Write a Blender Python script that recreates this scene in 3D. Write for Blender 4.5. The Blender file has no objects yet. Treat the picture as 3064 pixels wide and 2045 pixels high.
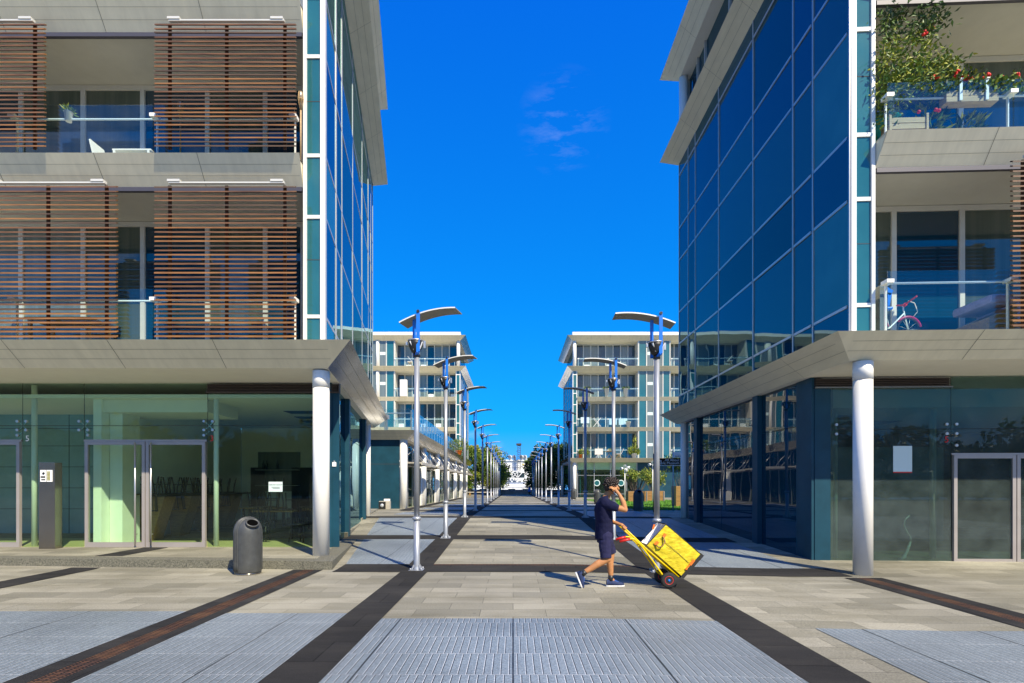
import bpy, bmesh, math, random
from mathutils import Vector, Matrix, noise as mnoise
S = bpy.context.scene
COL = S.collection
R = math.radians
EYE, FOC, CX, CY = 1.6, 1600.0, 1535.0, 1450.0      # eye height; focal length and vanishing point in photo pixels

# ------------------------------------------------------------------ camera
cam_d = bpy.data.cameras.new('camera'); cam = bpy.data.objects.new('camera', cam_d); COL.objects.link(cam)
cam.location = (0, 0, EYE); cam.rotation_euler = (R(90), 0, 0)
cam_d.sensor_width = 36; cam_d.lens = 36 * FOC / 3064
cam_d.shift_x = (1532 - CX) / 3064; cam_d.shift_y = (CY - 1022.5) / 3064
cam_d.clip_start = 0.05; cam_d.clip_end = 8000
S.camera = cam

# ------------------------------------------------------------------ sun, sky, exposure
SUN_EL, SUN_AZ = 45.0, 145.0           # azimuth clockwise from +Y
sd = Vector((math.sin(R(SUN_AZ)) * math.cos(R(SUN_EL)), math.cos(R(SUN_AZ)) * math.cos(R(SUN_EL)), math.sin(R(SUN_EL))))
sun_d = bpy.data.lights.new('sun', 'SUN'); sun = bpy.data.objects.new('sun', sun_d); COL.objects.link(sun)
sun.rotation_euler = (-sd).to_track_quat('-Z', 'Y').to_euler(); sun.location = sd * 60
sun_d.energy = 5.0; sun_d.angle = R(0.5); sun_d.color = (1.0, 0.90, 0.70)
W = bpy.data.worlds.new('World'); S.world = W; W.use_nodes = True
wn, wl = W.node_tree.nodes, W.node_tree.links
for n in list(wn): wn.remove(n)
wo = wn.new('ShaderNodeOutputWorld'); wb = wn.new('ShaderNodeBackground'); wb.inputs['Strength'].default_value = 0.115
sky = wn.new('ShaderNodeTexSky'); sky.sky_type = 'NISHITA'; sky.sun_disc = False
sky.sun_elevation = R(SUN_EL); sky.sun_rotation = R(SUN_AZ); sky.altitude = 0
sky.air_density = 1.0; sky.dust_density = 0.1; sky.ozone_density = 3.0
# deep Mediterranean blue: the sky texture gives the brightness, the elevation the hue
bw = wn.new('ShaderNodeRGBToBW'); wl.new(sky.outputs[0], bw.inputs[0])
pw = wn.new('ShaderNodeMath'); pw.operation = 'POWER'; pw.inputs[1].default_value = 0.30; wl.new(bw.outputs[0], pw.inputs[0])
tc = wn.new('ShaderNodeTexCoord'); sx = wn.new('ShaderNodeSeparateXYZ'); wl.new(tc.outputs['Generated'], sx.inputs[0])
er = wn.new('ShaderNodeValToRGB'); wl.new(sx.outputs['Z'], er.inputs['Fac'])
er.color_ramp.elements[0].position = 0.0; er.color_ramp.elements[0].color = (0.11, 0.34, 0.82, 1)
er.color_ramp.elements[1].position = 0.75; er.color_ramp.elements[1].color = (0.002, 0.160, 0.95, 1)
e2 = er.color_ramp.elements.new(0.10); e2.color = (0.008, 0.34, 0.88, 1)
e3 = er.color_ramp.elements.new(0.32); e3.color = (0.003, 0.27, 0.92, 1)
vm = wn.new('ShaderNodeVectorMath'); vm.operation = 'SCALE'; wl.new(er.outputs[0], vm.inputs[0]); wl.new(pw.outputs[0], vm.inputs['Scale'])
hs = wn.new('ShaderNodeVectorMath'); hs.operation = 'SCALE'; hs.inputs['Scale'].default_value = 4.7; wl.new(vm.outputs[0], hs.inputs[0])
# thin wisps of cirrus high over the street and a pale bank low behind the trees
mp = wn.new('ShaderNodeMapping'); mp.inputs['Scale'].default_value = (9, 9, 34)
mp.inputs['Rotation'].default_value = (0, R(28), 0)
wl.new(tc.outputs['Generated'], mp.inputs['Vector'])
nz = wn.new('ShaderNodeTexNoise'); nz.inputs['Scale'].default_value = 1.3; nz.inputs['Detail'].default_value = 7; nz.inputs['Roughness'].default_value = 0.66
wl.new(mp.outputs[0], nz.inputs['Vector'])
cr = wn.new('ShaderNodeValToRGB'); cr.color_ramp.elements[0].position = 0.50; cr.color_ramp.elements[1].position = 0.80
wl.new(nz.outputs['Fac'], cr.inputs['Fac'])
dist = wn.new('ShaderNodeVectorMath'); dist.operation = 'DISTANCE'
cd = Vector((0.095, 1.0, 0.675)).normalized(); dist.inputs[1].default_value = cd
wl.new(tc.outputs['Generated'], dist.inputs[0])
fall = wn.new('ShaderNodeMapRange'); fall.inputs['From Min'].default_value = 0.075; fall.inputs['From Max'].default_value = 0.02
fall.inputs['To Min'].default_value = 0; fall.inputs['To Max'].default_value = 0.13
wl.new(dist.outputs['Value'], fall.inputs['Value'])
mul = wn.new('ShaderNodeMath'); mul.operation = 'MULTIPLY'
wl.new(cr.outputs['Color'], mul.inputs[0]); wl.new(fall.outputs['Result'], mul.inputs[1])
dist2 = wn.new('ShaderNodeVectorMath'); dist2.operation = 'DISTANCE'; dist2.inputs[1].default_value = Vector((-0.07, 1, 0.055)).normalized()
wl.new(tc.outputs['Generated'], dist2.inputs[0])
fall2 = wn.new('ShaderNodeMapRange'); fall2.inputs['From Min'].default_value = 0.06; fall2.inputs['From Max'].default_value = 0.0
fall2.inputs['To Max'].default_value = 0.7
wl.new(dist2.outputs['Value'], fall2.inputs['Value'])
mul2 = wn.new('ShaderNodeMath'); mul2.operation = 'MULTIPLY'
wl.new(cr.outputs['Color'], mul2.inputs[0]); wl.new(fall2.outputs['Result'], mul2.inputs[1])
# clouds on the half of the sky behind the viewer, which only the glass sees
bk = wn.new('ShaderNodeMapRange'); bk.inputs['From Min'].default_value = -0.2; bk.inputs['From Max'].default_value = -0.7; bk.inputs['To Max'].default_value = 0.75
wl.new(sx.outputs['Y'], bk.inputs['Value'])
nb = wn.new('ShaderNodeTexNoise'); nb.inputs['Scale'].default_value = 3.2; nb.inputs['Detail'].default_value = 8; nb.inputs['Roughness'].default_value = 0.6
wl.new(tc.outputs['Generated'], nb.inputs['Vector'])
crb = wn.new('ShaderNodeValToRGB'); crb.color_ramp.elements[0].position = 0.5; crb.color_ramp.elements[1].position = 0.68
wl.new(nb.outputs['Fac'], crb.inputs['Fac'])
mulb = wn.new('ShaderNodeMath'); mulb.operation = 'MULTIPLY'
wl.new(crb.outputs['Color'], mulb.inputs[0]); wl.new(bk.outputs['Result'], mulb.inputs[1])
mx = wn.new('ShaderNodeMath'); mx.operation = 'MAXIMUM'; wl.new(mul.outputs[0], mx.inputs[0]); wl.new(mul2.outputs[0], mx.inputs[1])
mx2 = wn.new('ShaderNodeMath'); mx2.operation = 'MAXIMUM'; wl.new(mx.outputs[0], mx2.inputs[0]); wl.new(mulb.outputs[0], mx2.inputs[1])
cm = wn.new('ShaderNodeMix'); cm.data_type = 'RGBA'
wl.new(mx2.outputs[0], cm.inputs['Factor']); wl.new(hs.outputs[0], cm.inputs['A']); cm.inputs['B'].default_value = (6.0, 6.2, 6.8, 1)
wl.new(cm.outputs['Result'], wb.inputs['Color']); wl.new(wb.outputs[0], wo.inputs['Surface'])
S.view_settings.view_transform = 'Standard'; S.view_settings.look = 'None'; S.view_settings.exposure = 0.6; S.view_settings.gamma = 1
S.cycles.max_bounces = 8; S.cycles.transparent_max_bounces = 24; S.cycles.glossy_bounces = 4
S.cycles.sample_clamp_indirect = 6; S.cycles.use_denoising = True

# ------------------------------------------------------------------ materials
def _p(m):
    return next(n for n in m.node_tree.nodes if n.type == 'BSDF_PRINCIPLED')
def mat(name, col, rough=0.5, metal=0.0, var=0.0, vs=3.0, bump=0.0, bs=60.0, spec=0.5, var2=None, stretch=None, coat=0.0, sheen=0.0, sss=0.0):
    m = bpy.data.materials.new(name); m.use_nodes = True
    nt = m.node_tree; p = _p(m)
    p.inputs['Base Color'].default_value = (*col, 1); p.inputs['Roughness'].default_value = rough; p.inputs['Metallic'].default_value = metal
    p.inputs['Specular IOR Level'].default_value = spec; p.inputs['Coat Weight'].default_value = coat
    if sheen: p.inputs['Sheen Weight'].default_value = sheen
    if sss:
        p.inputs['Subsurface Weight'].default_value = sss; p.inputs['Subsurface Radius'].default_value = (0.02, 0.008, 0.004)
    if var or bump:
        t = nt.nodes.new('ShaderNodeTexCoord'); mpn = nt.nodes.new('ShaderNodeMapping')
        if stretch: mpn.inputs['Scale'].default_value = stretch
        nt.links.new(t.outputs['Object'], mpn.inputs['Vector'])
    if var:
        n = nt.nodes.new('ShaderNodeTexNoise'); n.inputs['Scale'].default_value = vs; n.inputs['Detail'].default_value = 6; n.inputs['Roughness'].default_value = 0.65
        nt.links.new(mpn.outputs[0], n.inputs['Vector'])
        r = nt.nodes.new('ShaderNodeValToRGB'); r.color_ramp.elements[0].position = 0.3; r.color_ramp.elements[1].position = 0.7
        lo = tuple(max(0, c * (1 - var)) for c in col); hi = var2 or tuple(min(1, c * (1 + var)) for c in col)
        r.color_ramp.elements[0].color = (*lo, 1); r.color_ramp.elements[1].color = (*hi, 1)
        nt.links.new(n.outputs['Fac'], r.inputs['Fac']); nt.links.new(r.outputs[0], p.inputs['Base Color'])
    if bump:
        n2 = nt.nodes.new('ShaderNodeTexNoise'); n2.inputs['Scale'].default_value = bs; n2.inputs['Detail'].default_value = 4
        nt.links.new(mpn.outputs[0], n2.inputs['Vector'])
        b = nt.nodes.new('ShaderNodeBump'); b.inputs['Strength'].default_value = bump; b.inputs['Distance'].default_value = 0.01
        nt.links.new(n2.outputs['Fac'], b.inputs['Height']); nt.links.new(b.outputs[0], p.inputs['Normal'])
    return m
def _fres(nt, ior):
    """Fresnel that reads the same from both sides of a pane"""
    fr = nt.nodes.new('ShaderNodeFresnel'); ge = nt.nodes.new('ShaderNodeNewGeometry'); a = nt.nodes.new('ShaderNodeMath'); a.operation = 'MULTIPLY_ADD'
    a.inputs[1].default_value = 1 / ior - ior; a.inputs[2].default_value = ior
    nt.links.new(ge.outputs['Backfacing'], a.inputs[0]); nt.links.new(a.outputs[0], fr.inputs['IOR']); return fr
def glass(name, tint, k0=0.03, k1=1.0, rough=0.0, dust=0.0, wav=0.0, ws=0.8):
    """thin pane: tinted see-through plus mirror reflection growing towards grazing angles"""
    m = bpy.data.materials.new(name); m.use_nodes = True; nt = m.node_tree
    for n in list(nt.nodes): nt.nodes.remove(n)
    o = nt.nodes.new('ShaderNodeOutputMaterial'); tr = nt.nodes.new('ShaderNodeBsdfTransparent'); gl = nt.nodes.new('ShaderNodeBsdfGlossy')
    tr.inputs['Color'].default_value = (*tint, 1); gl.inputs['Roughness'].default_value = rough
    fr = _fres(nt, 1.5)
    ma = nt.nodes.new('ShaderNodeMath'); ma.operation = 'MULTIPLY_ADD'; ma.use_clamp = True
    ma.inputs[1].default_value = k1; ma.inputs[2].default_value = k0
    nt.links.new(fr.outputs[0], ma.inputs[0])
    base = tr.outputs[0]
    tcn = nt.nodes.new('ShaderNodeTexCoord')
    if dust:
        df = nt.nodes.new('ShaderNodeBsdfDiffuse'); df.inputs['Color'].default_value = (0.5, 0.62, 0.6, 1)
        nn = nt.nodes.new('ShaderNodeTexNoise'); nn.inputs['Scale'].default_value = 2.2; nn.inputs['Detail'].default_value = 8
        nt.links.new(tcn.outputs['Object'], nn.inputs['Vector'])
        mr = nt.nodes.new('ShaderNodeMapRange'); mr.inputs['From Min'].default_value = 0.3; mr.inputs['From Max'].default_value = 0.75
        mr.inputs['To Min'].default_value = dust * 0.5; mr.inputs['To Max'].default_value = dust * 1.5
        nt.links.new(nn.outputs['Fac'], mr.inputs['Value'])
        md = nt.nodes.new('ShaderNodeMixShader'); nt.links.new(mr.outputs[0], md.inputs[0]); nt.links.new(tr.outputs[0], md.inputs[1]); nt.links.new(df.outputs[0], md.inputs[2])
        base = md.outputs[0]
    if wav: _wave(nt, tcn, gl, wav, ws)
    mi = nt.nodes.new('ShaderNodeMixShader'); nt.links.new(ma.outputs[0], mi.inputs[0]); nt.links.new(base, mi.inputs[1]); nt.links.new(gl.outputs[0], mi.inputs[2])
    nt.links.new(mi.outputs[0], o.inputs['Surface'])
    return m
def _wave(nt, tcn, gl, wav, ws):
    nn = nt.nodes.new('ShaderNodeTexNoise'); nn.inputs['Scale'].default_value = ws; nn.inputs['Detail'].default_value = 1
    nt.links.new(tcn.outputs['Object'], nn.inputs['Vector'])
    b = nt.nodes.new('ShaderNodeBump'); b.inputs['Strength'].default_value = wav; b.inputs['Distance'].default_value = 0.05
    nt.links.new(nn.outputs['Fac'], b.inputs['Height']); nt.links.new(b.outputs[0], gl.inputs['Normal'])
def pane(name, col, k0=0.10, k1=1.0, wav=0.0, ws=0.6, col2=None, tint=(1, 1, 1), stretch=None):
    """opaque-looking reflective pane: dark body with a mirror coat; body tone varies slowly"""
    m = bpy.data.materials.new(name); m.use_nodes = True; nt = m.node_tree
    for n in list(nt.nodes): nt.nodes.remove(n)
    o = nt.nodes.new('ShaderNodeOutputMaterial'); df = nt.nodes.new('ShaderNodeBsdfDiffuse'); gl = nt.nodes.new('ShaderNodeBsdfGlossy')
    df.inputs['Color'].default_value = (*col, 1); gl.inputs['Roughness'].default_value = 0.0; gl.inputs['Color'].default_value = (*tint, 1)
    fr = _fres(nt, 1.55)
    ma = nt.nodes.new('ShaderNodeMath'); ma.operation = 'MULTIPLY_ADD'; ma.use_clamp = True; ma.inputs[1].default_value = k1; ma.inputs[2].default_value = k0
    nt.links.new(fr.outputs[0], ma.inputs[0])
    tcn = nt.nodes.new('ShaderNodeTexCoord')
    if wav: _wave(nt, tcn, gl, wav, ws)
    if col2:
        mpn = nt.nodes.new('ShaderNodeMapping'); mpn.inputs['Scale'].default_value = stretch or (1, 1, 1); nt.links.new(tcn.outputs['Object'], mpn.inputs[0])
        nn = nt.nodes.new('ShaderNodeTexNoise'); nn.inputs['Scale'].default_value = 1.0; nn.inputs['Detail'].default_value = 5
        nt.links.new(mpn.outputs[0], nn.inputs['Vector'])
        r = nt.nodes.new('ShaderNodeValToRGB'); r.color_ramp.elements[0].position = 0.35; r.color_ramp.elements[1].position = 0.65
        r.color_ramp.elements[0].color = (*col, 1); r.color_ramp.elements[1].color = (*col2, 1)
        nt.links.new(nn.outputs['Fac'], r.inputs['Fac']); nt.links.new(r.outputs[0], df.inputs['Color'])
    mi = nt.nodes.new('ShaderNodeMixShader'); nt.links.new(ma.outputs[0], mi.inputs[0]); nt.links.new(df.outputs[0], mi.inputs[1]); nt.links.new(gl.outputs[0], mi.inputs[2])
    nt.links.new(mi.outputs[0], o.inputs['Surface'])
    return m
def slabs(name, c1, c2, mortar, bw, rh, msize=0.006, offset=0.5, swap=False, rough=0.75, metal=0.0, stain=0.35, bumps=0.5, grain=90, stain_col=(0.16, 0.15, 0.10), spec=0.3, hi=None):
    m = bpy.data.materials.new(name); m.use_nodes = True; nt = m.node_tree; p = _p(m)
    t = nt.nodes.new('ShaderNodeTexCoord'); mpn = nt.nodes.new('ShaderNodeMapping')
    nt.links.new(t.outputs['Object'], mpn.inputs[0])
    if swap: mpn.inputs['Rotation'].default_value = (0, 0, R(90))
    # wobble the joints a little
    br = nt.nodes.new('ShaderNodeTexBrick'); br.offset = offset; br.offset_frequency = 2; br.squash = 1
    for k, v in (('Scale', 1.0), ('Mortar Size', msize), ('Mortar Smooth', 0.15), ('Bias', 0.0), ('Brick Width', bw), ('Row Height', rh)):
        br.inputs[k].default_value = v
    br.inputs['Color1'].default_value = (*c1, 1); br.inputs['Color2'].default_value = (*c2, 1); br.inputs['Mortar'].default_value = (*mortar, 1)
    nt.links.new(mpn.outputs[0], br.inputs['Vector'])
    base_col = br.outputs['Color']
    if hi:      # a highlight painted as a pale line beside every groove, and a wider seam every 1.3 m
        mh = nt.nodes.new('ShaderNodeMapping'); mh.inputs['Location'].default_value = (0.0075, 0, 0); nt.links.new(t.outputs['Object'], mh.inputs[0])
        b2 = nt.nodes.new('ShaderNodeTexBrick'); b2.offset = offset; b2.offset_frequency = 2
        for k, v in (('Scale', 1.0), ('Mortar Size', msize * .75), ('Mortar Smooth', 0.2), ('Brick Width', bw), ('Row Height', rh)): b2.inputs[k].default_value = v
        nt.links.new(mh.outputs[0], b2.inputs['Vector'])
        mxh = nt.nodes.new('ShaderNodeMix'); mxh.data_type = 'RGBA'; mxh.inputs['B'].default_value = (*hi, 1); nt.links.new(b2.outputs['Fac'], mxh.inputs['Factor']); nt.links.new(br.outputs['Color'], mxh.inputs['A'])
        b3 = nt.nodes.new('ShaderNodeTexBrick'); b3.offset = 0.0
        for k, v in (('Scale', 1.0), ('Mortar Size', 0.009), ('Mortar Smooth', 0.1), ('Brick Width', 1.33), ('Row Height', 40.0)): b3.inputs[k].default_value = v
        nt.links.new(t.outputs['Object'], b3.inputs['Vector'])
        mxk = nt.nodes.new('ShaderNodeMix'); mxk.data_type = 'RGBA'; mxk.inputs['B'].default_value = (*mortar, 1); nt.links.new(b3.outputs['Fac'], mxk.inputs['Factor']); nt.links.new(mxh.outputs['Result'], mxk.inputs['A'])
        base_col = mxk.outputs['Result']
    n1 = nt.nodes.new('ShaderNodeTexNoise'); n1.inputs['Scale'].default_value = 0.8; n1.inputs['Detail'].default_value = 9; n1.inputs['Roughness'].default_value = 0.7
    m2 = nt.nodes.new('ShaderNodeMapping'); m2.inputs['Scale'].default_value = (0.7, 2.6, 1); nt.links.new(t.outputs['Object'], m2.inputs[0]); nt.links.new(m2.outputs[0], n1.inputs['Vector'])
    r = nt.nodes.new('ShaderNodeValToRGB'); r.color_ramp.elements[0].position = 0.45; r.color_ramp.elements[1].position = 0.72
    r.color_ramp.elements[0].color = (0, 0, 0, 1); r.color_ramp.elements[1].color = (stain, stain, stain, 1)
    nt.links.new(n1.outputs['Fac'], r.inputs['Fac'])
    mx1 = nt.nodes.new('ShaderNodeMix'); mx1.data_type = 'RGBA'; nt.links.new(r.outputs[0], mx1.inputs['Factor']); nt.links.new(base_col, mx1.inputs['A']); mx1.inputs['B'].default_value = (*stain_col, 1)
    n3 = nt.nodes.new('ShaderNodeTexNoise'); n3.inputs['Scale'].default_value = grain; n3.inputs['Detail'].default_value = 4
    nt.links.new(t.outputs['Object'], n3.inputs['Vector'])
    mr = nt.nodes.new('ShaderNodeMapRange'); mr.inputs['From Min'].default_value = 0.3; mr.inputs['From Max'].default_value = 0.7; mr.inputs['To Min'].default_value = 0.68; mr.inputs['To Max'].default_value = 1.3
    nt.links.new(n3.outputs['Fac'], mr.inputs['Value'])
    mm = nt.nodes.new('ShaderNodeMix'); mm.data_type = 'RGBA'; mm.blend_type = 'MULTIPLY'; mm.inputs['Factor'].default_value = 1
    nt.links.new(mx1.outputs['Result'], mm.inputs['A']); nt.links.new(mr.outputs[0], mm.inputs['B'])
    vo = nt.nodes.new('ShaderNodeTexVoronoi'); vo.inputs['Scale'].default_value = 2.6; nt.links.new(t.outputs['Object'], vo.inputs['Vector'])
    wn_ = nt.nodes.new('ShaderNodeTexWhiteNoise'); nt.links.new(vo.outputs['Position'], wn_.inputs['Vector'])
    sz = nt.nodes.new('ShaderNodeMath'); sz.operation = 'MULTIPLY'; sz.inputs[1].default_value = 0.075; nt.links.new(wn_.outputs['Value'], sz.inputs[0])
    lt = nt.nodes.new('ShaderNodeMath'); lt.operation = 'LESS_THAN'; nt.links.new(vo.outputs['Distance'], lt.inputs[0]); nt.links.new(sz.outputs[0], lt.inputs[1])
    lf_ = nt.nodes.new('ShaderNodeMath'); lf_.operation = 'MULTIPLY'; lf_.inputs[1].default_value = 0.38; nt.links.new(lt.outputs[0], lf_.inputs[0])
    gm = nt.nodes.new('ShaderNodeMix'); gm.data_type = 'RGBA'; nt.links.new(lf_.outputs[0], gm.inputs['Factor']); nt.links.new(mm.outputs['Result'], gm.inputs['A']); gm.inputs['B'].default_value = (0.06, 0.058, 0.05, 1)
    n5 = nt.nodes.new('ShaderNodeTexNoise'); n5.inputs['Scale'].default_value = 0.35; n5.inputs['Detail'].default_value = 5; nt.links.new(t.outputs['Object'], n5.inputs['Vector'])
    m5 = nt.nodes.new('ShaderNodeMapRange'); m5.inputs['From Min'].default_value = 0.3; m5.inputs['From Max'].default_value = 0.7; m5.inputs['To Min'].default_value = 0.70; m5.inputs['To Max'].default_value = 1.22; nt.links.new(n5.outputs['Fac'], m5.inputs['Value'])
    g5 = nt.nodes.new('ShaderNodeMix'); g5.data_type = 'RGBA'; g5.blend_type = 'MULTIPLY'; g5.inputs['Factor'].default_value = 1; nt.links.new(gm.outputs['Result'], g5.inputs['A']); nt.links.new(m5.outputs[0], g5.inputs['B'])
    nt.links.new(g5.outputs['Result'], p.inputs['Base Color'])
    p.inputs['Roughness'].default_value = rough; p.inputs['Metallic'].default_value = metal; p.inputs['Specular IOR Level'].default_value = spec
    inv = nt.nodes.new('ShaderNodeMath'); inv.operation = 'MULTIPLY_ADD'; inv.inputs[1].default_value = -1.0; inv.inputs[2].default_value = 1.0
    nt.links.new(br.outputs['Fac'], inv.inputs[0])
    ad = nt.nodes.new('ShaderNodeMath'); ad.operation = 'MULTIPLY_ADD'; ad.inputs[1].default_value = 0.15; nt.links.new(n3.outputs['Fac'], ad.inputs[0]); nt.links.new(inv.outputs[0], ad.inputs[2])
    b = nt.nodes.new('ShaderNodeBump'); b.inputs['Strength'].default_value = bumps; b.inputs['Distance'].default_value = 0.008
    nt.links.new(ad.outputs[0], b.inputs['Height']); nt.links.new(b.outputs[0], p.inputs['Normal'])
    return m

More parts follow.
